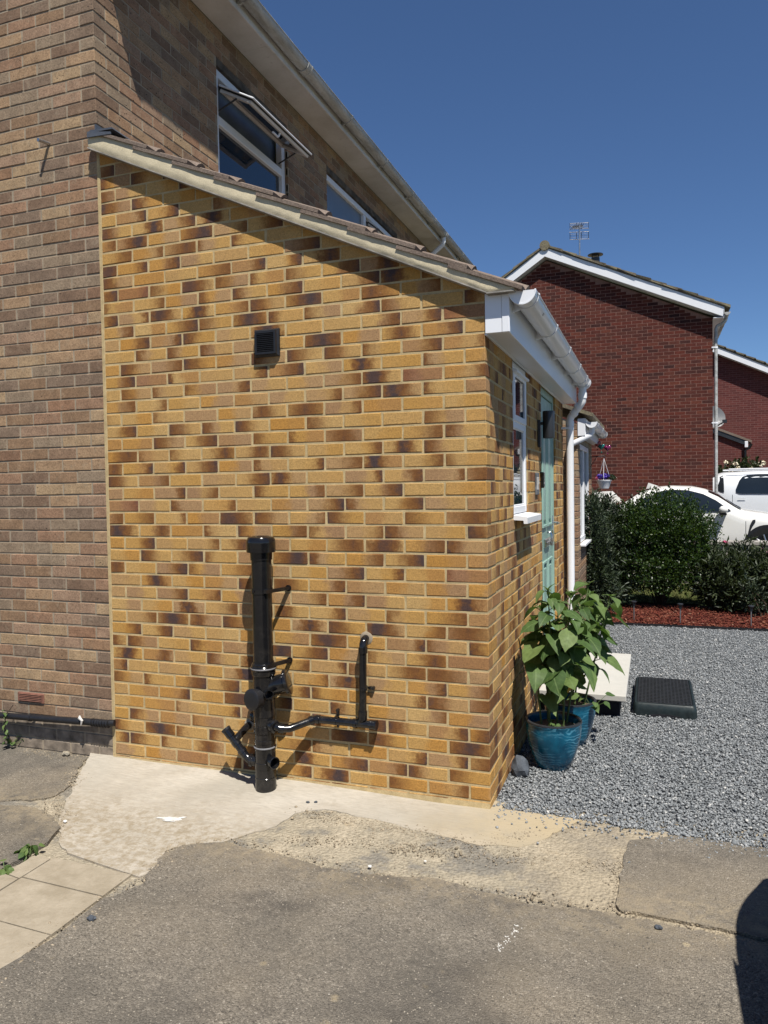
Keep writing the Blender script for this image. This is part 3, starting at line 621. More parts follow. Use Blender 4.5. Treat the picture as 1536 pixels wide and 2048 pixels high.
# mulch bed with red bark chips
bed = struct(sheet('mulch_bed', [(2.2, 5.50), (9.0, 5.62), (9.0, 7.4), (2.2, 7.3)], -0.10, -0.045, M['bark_bed']))
MB().box((2.2, 5.485, -0.07), (9.0, 5.497, -0.02)).build('bed_edging', M['black_matt'], bed)
g = np.random.default_rng(4); n = 9500
P = np.stack([g.uniform(2.3, 5.3, n), g.uniform(5.51, 6.95, n), g.uniform(-0.045, -0.012, n)], 1)
bx = np.array([(-1, -1, -1), (1, -1, -1), (1, 1, -1), (-1, 1, -1), (-.8, -.7, 1), (.9, -.8, 1), (.8, .8, 1), (-.9, .6, 1)]) * 0.5
V = bx[None] * np.stack([g.uniform(.02, .065, n), g.uniform(.006, .018, n), g.uniform(.003, .008, n)], 1)[:, None]
az = g.uniform(0, 3.14, n); ti = g.normal(0, .3, n)
x, y, z = V[..., 0].copy(), V[..., 1].copy(), V[..., 2].copy(); c, s_ = np.cos(ti)[:, None], np.sin(ti)[:, None]; x, z = x * c - z * s_, x * s_ + z * c
c, s_ = np.cos(az)[:, None], np.sin(az)[:, None]; V = np.stack([x * c - y * s_, x * s_ + y * c, z], 2) + P[:, None]
F = np.array([(0,3,2,1),(4,5,6,7),(0,1,5,4),(1,2,6,5),(2,3,7,6),(3,0,4,7)])[None] + (np.arange(n) * 8)[:, None, None]
struct(fastmesh('bark_chips', V.reshape(-1, 3), F.reshape(-1, 4), M['bark']), 'stuff')
struct(MB().add([(-0.5, 7.2, -0.03), (14, 7.3, -0.03), (14, 10.2, 0.02), (-0.5, 10.2, 0.02)], [(0, 1, 2, 3)]).build('lawn', M['lawn']))
n = 9000; P = np.stack([g.uniform(2.4, 5.2, n), g.uniform(7.25, 9.0, n), np.full(n, -0.03)], 1); a = g.uniform(0, 6.28, n); h = g.uniform(.03, .07, n)
dx, dy = np.cos(a) * .004, np.sin(a) * .004
V = np.stack([P + np.stack([dx, dy, 0 * a], 1), P - np.stack([dx, dy, 0 * a], 1), P + np.stack([g.normal(0, .02, n), g.normal(0, .02, n), h], 1)], 1)
struct(fastmesh('grass', V.reshape(-1, 3), np.arange(n * 3).reshape(-1, 3), M['blade']), 'stuff')
struct(MB().add([(-6, 10.2, 0.02), (30, 10.2, 0.02), (30, 11.0, 0.15), (-6, 11.0, 0.15), (30, 40, 0.15), (-6, 40, 0.15)], [(0, 1, 2, 3), (3, 2, 4, 5)]).build('far_driveway', M['tarmac']))

# ================================================================== THE PORCH
porch = thing('porch', 'lean-to front porch of buff multicoloured brick with brown tiled roof', 'porch', (W / 2, 1.7, 0))
zl = lambda x: 3.682 - 0.4605 * x                     # underside of the verge
D = 3.46                                              # porch length along the house
rec = 0.0020
WIN = (0.79, 1.33, 1.41, 2.39); DOOR = (2.0, 2.885, -0.1, 2.39)
pw = MB()
pw.prism([(0.013 - 0.024, -0.10), (W - rec, -0.10), (W - rec, zl(W) + 0.02), (0.013 - 0.024, zl(0) + 0.03)], lambda x, z: (x, rec, z), lambda x, z: (x, 0.10, z))
xa, xb = W - 0.10, W - rec
for (y0, y1, z0, z1) in ((0.10, WIN[0] - .002, -0.1, 2.5), (WIN[0] - .002, WIN[1] + .002, -0.1, WIN[2] - .002), (WIN[1] + .002, DOOR[0] - .002, -0.1, 2.5), (DOOR[1] + .002, D - rec, -0.1, 2.5), (DOOR[0] - .002, DOOR[1] + .002, 2.39, 2.5), (WIN[0] - .002, WIN[1] + .002, 2.392, 2.5)):
    pw.box((xa, y0, z0), (xb, y1, z1))
pw.box((0.0, D - 0.1, -0.1), (xa, D - rec, 2.5))
wall = pw.build('wall', M['mortar_buff'], porch)
items = []; cuts = []
for k in range(-1, 49):
    z0 = 0.075 * k; zc = z0 + 0.0325; odd = k % 2      # k even: header at the corner on this face
    # side wall, from the corner leftwards
    spans = []; x = W; w = 0.1025 if odd == 0 else 0.215
    first = True
    while x > 0.03:
        a = max(0.0125, x - w)
        if x - a > 0.03: spans.append((a, x, first))
        x = x - w - 0.01; w = 0.215; first = False
    for a, b, corner in spans:
        ztop = z0 + 0.065; la, lb = zl(a) + 0.015, zl(b) + 0.015
        if z0 > la - 0.006: continue
        if corner and odd == 0:
            if z0 < 2.40: items.append(((W - 0.05125, 0.1075, zc), 0.215, 0.1025, 0.065, math.pi / 2, M['buff_side'])); continue
        if ztop <= lb:
            items.append((((a + b) / 2, 0.05125, zc), b - a, 0.1025, 0.065, 0.0, M['buff_side']))
        else:
            poly = [(a, z0), (b, z0)]
            if z0 < lb: poly.append((b, min(ztop, lb)))
            else: poly[1] = (a + (z0 - la) / (lb - la) * (b - a), z0)
            if ztop > lb and ztop < la: poly += [(a + (ztop - la) / (lb - la) * (b - a), ztop), (a, ztop)]
            else: poly.append((a, min(ztop, la)))
            pp = []
            for q in poly:
                if not pp or math.dist(pp[-1], q) > 0.002: pp.append(q)
            if len(pp) < 3: continue
            cuts.append(((((a + b) / 2), 0.0, zc), b - a, MB().prism(pp, lambda x, z: (x, 0.0, z), lambda x, z: (x, 0.09, z)), M['buff_side']))
    # front wall
    if z0 + 0.065 < 2.47:
        opens = [(o[0], o[1]) for o in (WIN, DOOR) if z0 + 0.03 > o[2] and z0 < o[3]]
        st = 0.1125 if odd else 0.225
        for a, b in row_spans(st, D, st, 0.215, 0.01, 0.215, opens):
            items.append(((W - 0.05125, (a + b) / 2, zc), b - a, 0.1025, 0.065, math.pi / 2, M['buff_front']))
lay_bricks(wall, items, cuts)
# mortar haunch at the wall foot
MB().prism([(0, -0.02), (0.0, -0.10), (-0.012, -0.10), (-0.007, -0.012)], lambda y, z: (0.0, y - 0.001, z), lambda y, z: (W, y - 0.001, z)).build('mortar_haunch', M['mortar_buff'], porch)
# roof
roof = MB().prism([(0.0, 3.70), (2.44, 2.62), (2.44, 2.59), (0.0, 3.66)], lambda x, z: (x, 0.03, z), lambda x, z: (x, D, z)).build('roof', M['tile'], porch)
prof = [(0.0, 0.0), (0.085, 0.0), (0.10, 0.018), (0.123, 0.031), (0.15, 0.031), (0.173, 0.018), (0.188, 0.002), (0.30, 0.0), (0.32, -0.003)]
TA = R(21.8); TL = 0.40
tm = MB(); th = 0.019
top = [(p, h + th) for p, h in prof]; bot = [(p, h) for p, h in reversed(prof)]
sec = top + bot
tm.prism(sec, lambda p, h: (0, p, h), lambda p, h: (-TL, p, h))
tile_me = tm.mesh('tile', M['tile'], 50)
tile_zt = lambda x: 3.602 - 0.4797 * (x - 0.416)
for i in range(9):
    x0 = 2.559 - 0.27 * i
    for j in range(12):
        o = bpy.data.objects.new('tile', tile_me); o.location = (x0 + random.uniform(-.004, .004), -0.062 + 0.296 * j, tile_zt(x0) + random.uniform(-.002, .002)); o.rotation_euler = (0, TA + random.uniform(-.006, .006), random.uniform(-.006, .006)); link(o, roof)
# cream verge mortar, lumpy, filling under the stepped tiles
def under(x):
    i = math.floor((2.559 - x) / 0.27); i = max(0, min(8, i)); xe = 2.559 - 0.27 * i
    return tile_zt(xe) + (xe - x) * math.tan(TA) + 0.004
vm = MB(); nx = 260; rows_ = 6
for side in (0, 1):
    for i in range(nx + 1):
        x = -0.028 + 2.55 * i / nx
        lo = zl(x) if x < 2.385 else zl(2.385) - 0.004
        hi = max(under(x), lo + 0.012)
        for j in range(rows_ + 1):
            s_ = j / rows_; z = lo + (hi - lo) * s_
            y = -0.052 + 0.0022 * mnoise.noise(Vector((x * 9, z * 14, 0))) + 0.0012 * mnoise.noise(Vector((x * 30, z * 30, 4))) + 0.006 * (2 * s_ - 1) ** 4
            vm.v.append((x, y if side == 0 else 0.03, z))
nn = (nx + 1) * (rows_ + 1)
for i in range(nx):
    for j in range(rows_):
        a = i * (rows_ + 1) + j; b = a + rows_ + 1; vm.f.append((a, b, b + 1, a + 1)); vm.f.append((nn + a, nn + a + 1, nn + b + 1, nn + b))
    a = i * (rows_ + 1); b = a + rows_ + 1; vm.f.append((a, nn + a, nn + b, b)); a += rows_; b += rows_; vm.f.append((a, b, nn + b, nn + a))
for e in (0, nx):
    for j in range(rows_): a = e * (rows_ + 1) + j; vm.f.append((a, a + 1, nn + a + 1, nn + a))
vm.build('verge_mortar', M['verge'], roof, 40)
uc = MB()
uc.prism([(-0.03, zl(-0.03) - 0.001), (2.385, zl(2.385) - 0.001), (2.385, zl(2.385) - 0.008), (-0.03, zl(-0.03) - 0.008)], lambda x, z: (x, -0.056, z), lambda x, z: (x, 0.0, z))
uc.box((2.386, -0.056, zl(2.385) - 0.012), (2.523, 0.0, zl(2.385) - 0.0045))
uc.build('undercloak', M['grey_wall'], roof)
fl = MB()
fl.prism([(-0.006, 3.76), (0.004, 3.765), (0.16, 3.755), (0.165, 3.745), (0.004, 3.75)], lambda x, z: (x, -0.064, z + 0.02), lambda x, z: (x, D, z + 0.02))
fl.box((-0.0085, -0.012, 3.76), (0.0, D, 3.845))
fl.prism([(-0.022, 3.745), (0.15, 3.737), (0.15, 3.750), (-0.008, 3.778), (-0.02, 3.778)], lambda x, z: (x, -0.066, z), lambda x, z: (x, -0.058, z))
fl.build('lead_flashing', M['lead'], roof)
# eaves box
MB().bbox((W + 0.002, -0.006, 2.386), (W + 0.086, 0.012, 2.585), 0.002).build('box_end', M['upvc'], porch)
MB().bbox((W + 0.087, -0.009, 2.385), (W + 0.126, 0.015, 2.587), 0.003).build('corner_trim', M['upvc'], porch)
MB().bbox((W + 0.112, 0.0155, 2.384), (W + 0.125, D + 0.02, 2.587), 0.003).build('fascia', M['upvc'], porch)
MB().bbox((W - 0.002, 0.0125, 2.388), (W + 0.1115, D + 0.02, 2.396), 0.001).build('soffit', M['upvc_soft'], porch)
MB().bbox((W - 0.0015, 0.0, 2.378), (W + 0.012, D, 2.3875), 0.002).build('soffit_trim', M['upvc'], porch)
MB().bbox((W + 0.0, D + 0.021, 2.386), (W + 0.125, D + 0.03, 2.585), 0.002).build('box_end', M['upvc'], porch)
def gutter(parent, cx, cz, r, y0, y1, mat, brackets, unions, bmat=None, depth_dir=-1, fasc=None, cap0=True, cap1=True):
    bmat = bmat or mat; n = 14; t_ = 0.0035
    ring = [(math.pi + math.pi * k / n) for k in range(n + 1)]
    def shell(mb, ro, ri, a, b):
        outer = [(cx + ro * math.cos(q), cz + ro * math.sin(q)) for q in ring]; inner = [(cx + ri * math.cos(q), cz + ri * math.sin(q)) for q in reversed(ring)]
        mb.prism(outer + inner, lambda x, z: (x, a, z), lambda x, z: (x, b, z))
    m = MB(); shell(m, r, r - t_, y0, y1)
    for q in (-1, 1): m.cyl((cx + q * (r + 0.001), y0, cz), (cx + q * (r + 0.001), y1, cz), 0.0045, 8)
    gt = m.build('gutter', mat, parent, 40)
    for yy, on in ((y0, cap0), (y1, cap1)):
        if on:
            e = MB(); sg = 1 if yy == y0 else -1
            e.prism([(cx + (r - 0.001) * math.cos(q), cz + (r - 0.001) * math.sin(q)) for q in ring], lambda x, z: (x, yy - 0.002 * sg, z), lambda x, z: (x, yy + 0.004 * sg, z)); shell(e, r + 0.006, r - 0.001, yy - 0.004 * sg, yy + 0.03 * sg); e.build('gutter_end_cap', mat, gt, 40)
    for yy in brackets:
        e = MB(); shell(e, r + 0.005, r + 0.0005, yy - 0.014, yy + 0.014)
        if fasc is not None: e.prism([(fasc, cz - 0.002), (cx - r * 0.9, cz - 0.02), (cx - 0.3 * r, cz - r - 0.003), (fasc, cz - r - 0.012)], lambda x, z: (x, yy - 0.006, z), lambda x, z: (x, yy + 0.006, z)); e.box((fasc, yy - 0.022, cz - r - 0.015), (fasc + 0.004, yy + 0.022, cz + 0.005))
        e.cyl((cx + r + 0.003, yy - 0.012, cz + 0.002), (cx + r + 0.003, yy + 0.012, cz + 0.002), 0.006, 8)
        e.build('gutter_bracket', bmat, gt, 40)
    for yy in unions:
        e = MB(); shell(e, r + 0.007, r + 0.0006, yy - 0.04, yy + 0.04)
        for dd in (-0.035, 0.035): shell(e, r + 0.011, r + 0.005, yy + dd - 0.008, yy + dd + 0.008)
        e.build('gutter_union', bmat, gt, 40)
    return gt
GX, GC = W + 0.192, 2.578
gt = gutter(porch, GX, GC, 0.062, -0.018, 3.50, M['upvc'], (0.10, 0.88, 1.66, 2.44, 3.1), (3.36,), fasc=W + 0.1255)
MB().add([], []).bbox((GX + 0.058, 0.42, GC - 0.04), (GX + 0.0586, 0.421, GC - 0.039), .0001) if False else None
pm = MB()
for dy in (0.0, 0.014):
    for dz in (0.0, 0.014): pm.add([(GX + 0.0627 * math.cos(a_), 0.36 + dy + q, GC + 0.0627 * math.sin(a_)) for a_, q in ((-0.55 - dz * 9, 0), (-0.55 - dz * 9, 0.010), (-0.64 - dz * 9, 0.010), (-0.64 - dz * 9, 0))], [(0, 1, 2, 3)])
pm.build('printed_mark', M['dark_metal'], gt)
dp = MB(); dx = 2.437; dy = 3.395
dp.tube([(GX, 3.36, 2.53), (GX, 3.36, 2.42), (GX - 0.004, 3.362, 2.385), (GX - 0.02, 3.365, 2.36), (dx + 0.028, 3.39, 2.275), (dx + 0.008, dy, 2.25), (dx, dy, 2.22), (dx, dy, -0.05)], 0.034, 20)
for zz, rr in ((2.44, 0.039), (2.19, 0.038)): dp.cyl((GX if zz > 2.3 else dx, 3.36 if zz > 2.3 else dy, zz - 0.025), (GX if zz > 2.3 else dx, 3.36 if zz > 2.3 else dy, zz + 0.025), rr, 20)
for p0, p1 in (((GX - 0.035, 3.368, 2.348), (GX - 0.055, 3.373, 2.332)), ((dx + 0.05, 3.385, 2.296), (dx + 0.028, 3.39, 2.275))): dp.cyl(p0, p1, 0.039, 20)
dpo = dp.build('downpipe', M['upvc'], porch, 40)
MB().cyl((dx, dy, 2.135), (dx, dy, 2.16), 0.0375, 20).bbox((W - 0.001, dy - 0.05, 2.138), (dx, dy - 0.02, 2.158), 0.002).build('pipe_clip', M['upvc'], dpo, 40)
# window in the front wall
wn_ = thing('tmp', 'x', 'x'); bpy.data.objects.remove(wn_)
wx = W - 0.008
win = MB()
y0, y1, z0, z1 = WIN[0] + 0.003, WIN[1] - 0.003, 1.445, 2.386
def frame(mb, x0, x1, y0, y1, z0, z1, w, e=0.004):
    mb.bbox((x0, y0, z0), (x1, y0 + w, z1), e).bbox((x0, y1 - w, z0), (x1, y1, z1), e).bbox((x0 + .0005, y0 + w + .0003, z1 - w), (x1 - .0005, y1 - w - .0003, z1), e).bbox((x0 + .0005, y0 + w + .0003, z0), (x1 - .0005, y1 - w - .0003, z0 + w), e)
frame(win, wx - 0.05, wx, y0, y1, z0, z1, 0.045); win.bbox((wx - 0.05, y0 + 0.0455, 1.975), (wx - 0.001, y1 - 0.0455, 2.03), 0.004)
wino = win.build('window', M['upvc'], porch)
sash = MB(); frame(sash, wx - 0.03, wx + 0.010, y0 + 0.036, y1 - 0.036, 2.018, z1 - 0.05, 0.042, 0.005); sash.bbox((wx + 0.0005, y0 + 0.03, z1 - 0.075), (wx + 0.03, y1 - 0.03, z1 - 0.058), 0.004); sash.build('opening_sash', M['upvc'], wino)
bead = MB(); frame(bead, wx - 0.032, wx - 0.006, y0 + 0.042, y1 - 0.042, z0 + 0.042, 1.985, 0.014, 0.004); bead.build('glazing_bead', M['upvc'], wino)
MB().box((wx - 0.02, y0 + 0.05, z0 + 0.05), (wx - 0.012, y1 - 0.05, 1.98)).build('pane', M['glass'], wino)
MB().box((wx - 0.006, y0 + 0.07, 2.05), (wx + 0.002, y1 - 0.07, z1 - 0.08)).build('pane', M['glass'], wino)
sl = MB().prism([(W - 0.03, 1.443), (W + 0.078, 1.428), (W + 0.082, 1.424), (W + 0.082, 1.388), (W + 0.06, 1.388), (W + 0.058, 1.407), (W - 0.03, 1.412)], lambda x, z: (x, WIN[0] - 0.012, z), lambda x, z: (x, WIN[1] + 0.045, z)); sl.build('window_sill', M['upvc'], wino)
# front door
dx0 = W - 0.022
df = MB(); y0, y1, z0, z1 = DOOR[0] + 0.003, DOOR[1] - 0.003, 0.12, 2.386
frame(df, dx0 - 0.05, dx0 + 0.006, y0, y1, z0, z1, 0.06, 0.005)
door = df.build('door', M['door_green'], porch)
lf = MB().bbox((dx0 - 0.045, y0 + 0.066, z0 + 0.04), (dx0 - 0.003, y1 - 0.066, z1 - 0.066), 0.003); lf.build('door_leaf', M['door_green'], door)
for (a, b, c_, d_) in ((0.14, 0.40, 1.28, 2.15), (0.45, 0.71, 1.28, 2.15), (0.14, 0.40, 0.28, 1.02), (0.45, 0.71, 0.28, 1.02)):
    pn = MB(); frame(pn, dx0 - 0.004, dx0 + 0.012, y0 + a, y0 + b, c_, d_, 0.028, 0.007); pn.bbox((dx0 - 0.004, y0 + a + 0.06, c_ + 0.06), (dx0 + 0.008, y0 + b - 0.06, d_ - 0.06), 0.006); pn.build('door_panel', M['door_green'], door)
MB().bbox((dx0 - 0.004, y0 + 0.27, 1.12), (dx0 + 0.012, y0 + 0.58, 1.19), 0.006).bbox((dx0 + 0.01, y0 + 0.30, 1.13), (dx0 + 0.02, y0 + 0.55, 1.165), 0.004).build('letterbox', M['chrome'], door)
MB().bbox((dx0 - 0.004, y1 - 0.115, 1.10), (dx0 + 0.008, y1 - 0.08, 1.36), 0.005).tube([(dx0 + 0.005, y1 - 0.097, 1.30), (dx0 + 0.05, y1 - 0.097, 1.30), (dx0 + 0.055, y1 - 0.11, 1.30), (dx0 + 0.055, y1 - 0.20, 1.30)], 0.009, 10).build('door_handle', M['chrome'], door, 40)
MB().tube([(dx0 + 0.005, y0 + 0.42, 1.235), (dx0 + 0.03, y0 + 0.42, 1.24), (dx0 + 0.04, y0 + 0.42, 1.21), (dx0 + 0.035, y0 + 0.42, 1.13)], 0.008, 10).build('door_knocker', M['chrome'], door, 40)
MB().bbox((dx0 - 0.05, y0, 0.06), (dx0 + 0.05, y1, 0.118), 0.004).build('door_threshold', M['steel'], door)

# ================================================================== THE OLDER HOUSE
house = thing('house', 'brown brick two storey house with white soffit and open upstairs windows', 'house', (-4, 4, 0))
SOF = 5.215; HY = 9.4
W1 = (1.375, 2.565, 3.85, 4.925); W2 = (3.455, 5.75, 3.85, 4.925)
hw = MB()
r1, r2 = 0.0034, 0.0034
hw.prism([(-8.0, -0.1), (OX - r1, -0.1), (OX - r1, SOF), (-4.0, 7.15), (-8.0, SOF)], lambda x, z: (x, 0.004 + r1, z), lambda x, z: (x, 0.12, z))
for (a, b, c_, d_) in ((0.12, W1[0], -0.1, SOF), (W1[0], W1[1], -0.1, W1[2]), (W1[1], W2[0], -0.1, SOF), (W2[0], W2[1], -0.1, W2[2]), (W2[1], HY, -0.1, SOF), (W1[0], W1[1], W1[3] + 0.07, SOF), (W2[0], W2[1], W2[3] + 0.07, SOF)):
    hw.box((OX - 0.12, a, c_), (OX - r1, b, d_))
hw.box((-8.0, HY - 0.1, -0.1), (OX - r1, HY, SOF))
hwall = hw.build('wall', M['mortar_old'], house)
M['plinth'] = simple('grey_plinth_brick', (0.215, 0.175, 0.135), 0.9, 0.2, 0.25, 14, 0.004)
items = []; strips = MB()
for k in range(0, 70):
    z0 = OZ + 0.075 * k; zc = z0 + 0.0325; odd = k % 2
    if z0 + 0.065 > SOF: break
    ms = M['plinth'] if z0 < 0.17 else M['old_side']
    x = OX; w = 0.1025 if odd == 0 else 0.215; first = True
    while x > -2.1:
        a = x - w
        if first and odd == 0: items.append(((OX - 0.05125, 0.004 + 0.1075, zc), 0.215, 0.1025, 0.066, math.pi / 2, ms))
        elif not (abs(z0 - (OZ + 0.30)) < 0.01 and a < -0.58 and x > -0.70 and a > -0.84): items.append((((a + x) / 2, 0.004 + 0.05125, zc), x - a, 0.1025, 0.066, 0.0, ms))
        x = a - 0.009; w = 0.216; first = False
    strips.box((-2.1, 0.004 + 0.0018 + random.uniform(0, .0006), z0 + 0.001), (OX - 0.05, 0.02, z0 + 0.062))
    if z0 > 2.3:
        opens = [(o[0], o[1]) for o in (W1, W2) if z0 + 0.05 > o[2] and z0 < o[3] + 0.03]
        st = 0.004 + (0.1125 if odd else 0.225)
        for a, b in row_spans(st, HY, st, 0.216, 0.009, 0.216, opens):
            items.append(((OX - 0.05125, (a + b) / 2, zc), b - a, 0.1025, 0.066, math.pi / 2, M['old_front']))
        segs = [(0.1, HY)]
        for o in opens:
            segs = [q for (m, n_) in segs for q in ((m, min(n_, o[0])), (max(m, o[1]), n_)) if q[1] > q[0]]
        for (m, n_) in segs: strips.box((OX - 0.02, m, z0 + 0.001), (OX - 0.0020, n_, z0 + 0.062))
strips.build('perpend_mortar', M['mortar_old'], house)
lay_bricks(hwall, items)
# upright mortar joint where new meets old
MB().bbox((-0.0095, -0.0005, -0.02), (0.0118, 0.03, 3.66), 0.002).build('mortar_joint', M['mortar_buff'], porch)
# air brick, stub pipe, soffit, fascia, gutter, roof
ab = MB().bbox((-0.762, -0.004, OZ + 0.300), (-0.545, 0.06, OZ + 0.363), 0.003).build('air_brick', M['airbrick'], house)
for i in range(5): MB().bbox((-0.745, -0.008, OZ + 0.309 + 0.0105 * i), (-0.562, -0.003, OZ + 0.314 + 0.0105 * i), 0.001).build('louvre', M['airbrick'], ab)
for i in range(5): MB().box((-0.745, -0.0047, OZ + 0.3045 + 0.0105 * i), (-0.562, -0.0043, OZ + 0.3085 + 0.0105 * i)).build('slot', M['black_matt'], ab)
MB().tube([(-0.372, 0.03, 3.80), (-0.385, -0.075, 3.79)], 0.011, 14).build('overflow_pipe', M['steel'], house, 40)
MB().bbox((OX + 0.001, -0.04, SOF), (0.236, HY, SOF + 0.01), 0.001).build('soffit', M['soffit_old'], house)
for yy in (1.75, 4.2, 6.7): MB().box((OX + 0.002, yy, SOF - 0.0025), (0.235, yy + 0.012, SOF - 0.0003)).build('soffit_joint', M['soffit_old'], house)
MB().bbox((0.2365, -0.045, SOF - 0.012), (0.252, HY, 5.385), 0.002).bbox((0.2525, -0.045, SOF - 0.012), (0.258, HY, SOF + 0.03), 0.002).build('fascia', M['soffit_old'], house)
MB().prism([(OX - 0.2, SOF + 0.011), (0.236, SOF + 0.011), (0.236, 5.37), (OX - 0.2, 5.52)], lambda x, z: (x, -0.04, z), lambda x, z: (x, 0.0, z)).build('eaves_end', M['soffit_old'], house)
hg = gutter(house, 0.312, 5.315, 0.058, -0.05, HY, M['gutter_old'], (0.35, 1.27, 3.25, 4.3, 5.28, 6.3, 7.9), (2.28, 6.9), M['gutter_old'], fasc=0.2585)
hr = MB().prism([(0.30, 5.385), (-4.0, 7.30), (-4.0, 7.20), (0.30, 5.365)], lambda x, z: (x, -0.08, z), lambda x, z: (x, HY, z)); hr.prism([(-8.3, 5.385), (-4.0, 7.30), (-4.0, 7.20), (-8.3, 5.365)], lambda x, z: (x, -0.08, z), lambda x, z: (x, HY, z))
hro = hr.build('roof', M['tile_old'], house)
et = MB(); et.prism([(q, h * 0.6 + th) for q, h in prof] + [(q, h * 0.6) for q, h in reversed(prof)], lambda p_, h: (0, p_, h), lambda p_, h: (-0.36, p_, h)); eme = et.mesh('tile', M['tile_old'], 50)
for j in range(32):
    o = bpy.data.objects.new('tile', eme); o.location = (0.318, -0.09 + 0.298 * j, 5.342); o.rotation_euler = (0, R(22), 0); link(o, hro)
# downpipe swan neck far along the eaves
MB().tube([(0.312, 6.9, 5.27), (0.312, 6.9, 5.20), (0.30, 6.9, 5.16), (0.06, 6.9, 4.98), (0.04, 6.9, 4.94), (0.04, 6.9, 2.6)], 0.033, 14).build('downpipe', M['upvc'], house, 40)
def lintel(w): return MB().bbox((OX - 0.06, w[0] - 0.16, w[3] + 0.0), (OX - 0.004, w[1] + 0.16, w[3] + 0.07), 0.003)
fx = OX - 0.028
def hwindow(w, mull):
    m = MB(); frame(m, fx - 0.06, fx, w[0] + .002, w[1] - .002, w[2], w[3] - 0.004, 0.062, 0.005)
    return m
M['lintel'] = simple('stained_concrete_lintel', (0.10, 0.085, 0.07), 0.9, 0.2, 0.25, 10, 0.004)
w1 = hwindow(W1, None); w1.bbox((fx - 0.06, W1[0] + 0.0645, 4.502), (fx - 0.001, W1[1] - 0.0645, 4.572), 0.005)
w1o = w1.build('window', M['upvc_soft'], house)
MB().box((fx - 0.045, W1[0] + 0.06, W1[2] + 0.06), (fx - 0.035, W1[1] - 0.06, 4.505)).build('pane', M['glass'], w1o)
MB().box((fx - 0.10, W1[0] + 0.01, W1[2]), (fx - 0.095, W1[1] - 0.01, W1[3] - .01)).build('room_backing', M['room'], w1o)  # added sheet, coloured like the dim interior behind the window
lintel(W1).build('lintel', M['lintel'], house); lintel(W2).build('lintel', M['lintel'], house)
w2 = hwindow(W2, None); w2.bbox((fx - 0.06, 4.585, W2[2] + 0.0625), (fx - 0.001, 4.66, W2[3] - 0.0665), 0.005)
w2o = w2.build('window', M['upvc'], house)
MB().box((fx - 0.045, W2[0] + 0.06, W2[2] + 0.06), (fx - 0.035, 4.588, W2[3] - 0.06)).build('pane', M['frosted'], w2o)
MB().box((fx - 0.10, 4.62, W2[2]), (fx - 0.095, W2[1] - 0.01, W2[3] - .01)).build('room_backing', M['room'], w2o)  # second added sheet in the same dim interior colour
def open_sash(parent, y0, y1, hx, hz, bx_, bz_, handle=True):
    d = Vector((bx_ - hx, 0, bz_ - hz)); L = d.length; d.normalize(); nrm = Vector((-d.z, 0, d.x)); 
    if nrm.z < 0: nrm = -nrm
    mm = Matrix(((d.x, 0, nrm.x, hx), (0, 1, 0, 0), (d.z, 0, nrm.z, hz), (0, 0, 0, 1)))
    w_ = 0.05; t_ = 0.05
    def rails(m, x0, x1, ya, yb, za, zb, w):
        m.bbox((x0, ya, za), (x0 + w, yb, zb), 0.004, mm).bbox((x1 - w, ya, za), (x1, yb, zb), 0.004, mm).bbox((x0 + w, ya, za + .0004), (x1 - w, ya + w, zb - .0004), 0.004, mm).bbox((x0 + w, yb - w, za + .0004), (x1 - w, yb, zb - .0004), 0.004, mm); return m
    so = rails(MB(), 0, L, y0, y1, -0.014, 0, w_).build('open_sash', M['upvc_soft'], parent)  # greyer whites on plate and inner frame paint in the underside's shade
    rails(MB(), 0.007, L - .007, y0 + .007, y1 - .007, -0.025, -0.0142, w_ - .01).build('gasket', M['black_matt'], so)
    rails(MB(), 0.016, L - .016, y0 + .016, y1 - .016, -t_, -0.0252, w_ - .012).build('inner_frame', M['soffit_old'], so)
    MB().box((w_ - .006, y0 + w_ - .006, -0.03), (L - w_ + .006, y1 - w_ + .006, -0.022), mm).build('pane', M['glass'], so)
    if handle:
        ym = (y0 + y1) / 2; q = lambda a, b, c_: mm @ Vector((a, b, c_))
        MB().tube([q(L - 0.03, ym, -t_), q(L - 0.03, ym, -t_ - 0.03), q(L - 0.028, ym - 0.01, -t_ - 0.04), q(L - 0.01, ym - 0.12, -t_ - 0.045)], 0.009, 8).build('window_handle', M['upvc'], so, 40)
    for yy in (y0 + 0.02, y1 - 0.02):
        MB().tube([mm @ Vector((L * 0.55, yy, -t_)), Vector((hx - 0.03, yy, hz - 0.2))], 0.007, 8).build('friction_stay', M['dark_metal'], so, 40)
open_sash(w1o, 1.42, 2.475, fx + 0.02, 4.80, 0.285, 4.640)
open_sash(w2o, 4.69, 5.62, fx + 0.012, 4.83, 0.13, 4.70, True)

# ================================================================== THE NEIGHBOUR'S PORCH (behind the downpipe)
npz = thing('neighbour_porch', 'smaller brown brick porch with white gutter behind the white downpipe', 'porch', (1.2, 5.7, 0))
NX, NY0, NY1 = 2.385, 4.72, 6.75
nw = MB(); NW = (5.0, 6.35, 0.95, 2.1)
nw.box((0.0, NY0 + .004, -0.1), (NX - .004, NY0 + 0.1, 2.30))
for (a, b, c_, d_) in ((NY0 + 0.1, NW[0], -0.1, 2.3), (NW[0], NW[1], -0.1, NW[2]), (NW[1], NY1, -0.1, 2.3), (NW[0], NW[1], NW[3], 2.3)): nw.box((NX - 0.1, a, c_), (NX - .004, b, d_))
nw.prism([(0, 2.3), (NX - .004, 2.3), (0, 3.25)], lambda x, z: (x, NY0 + .004, z), lambda x, z: (x, NY0 + .1, z))
nwo = nw.build('wall', M['mortar_old'], npz)
items = []
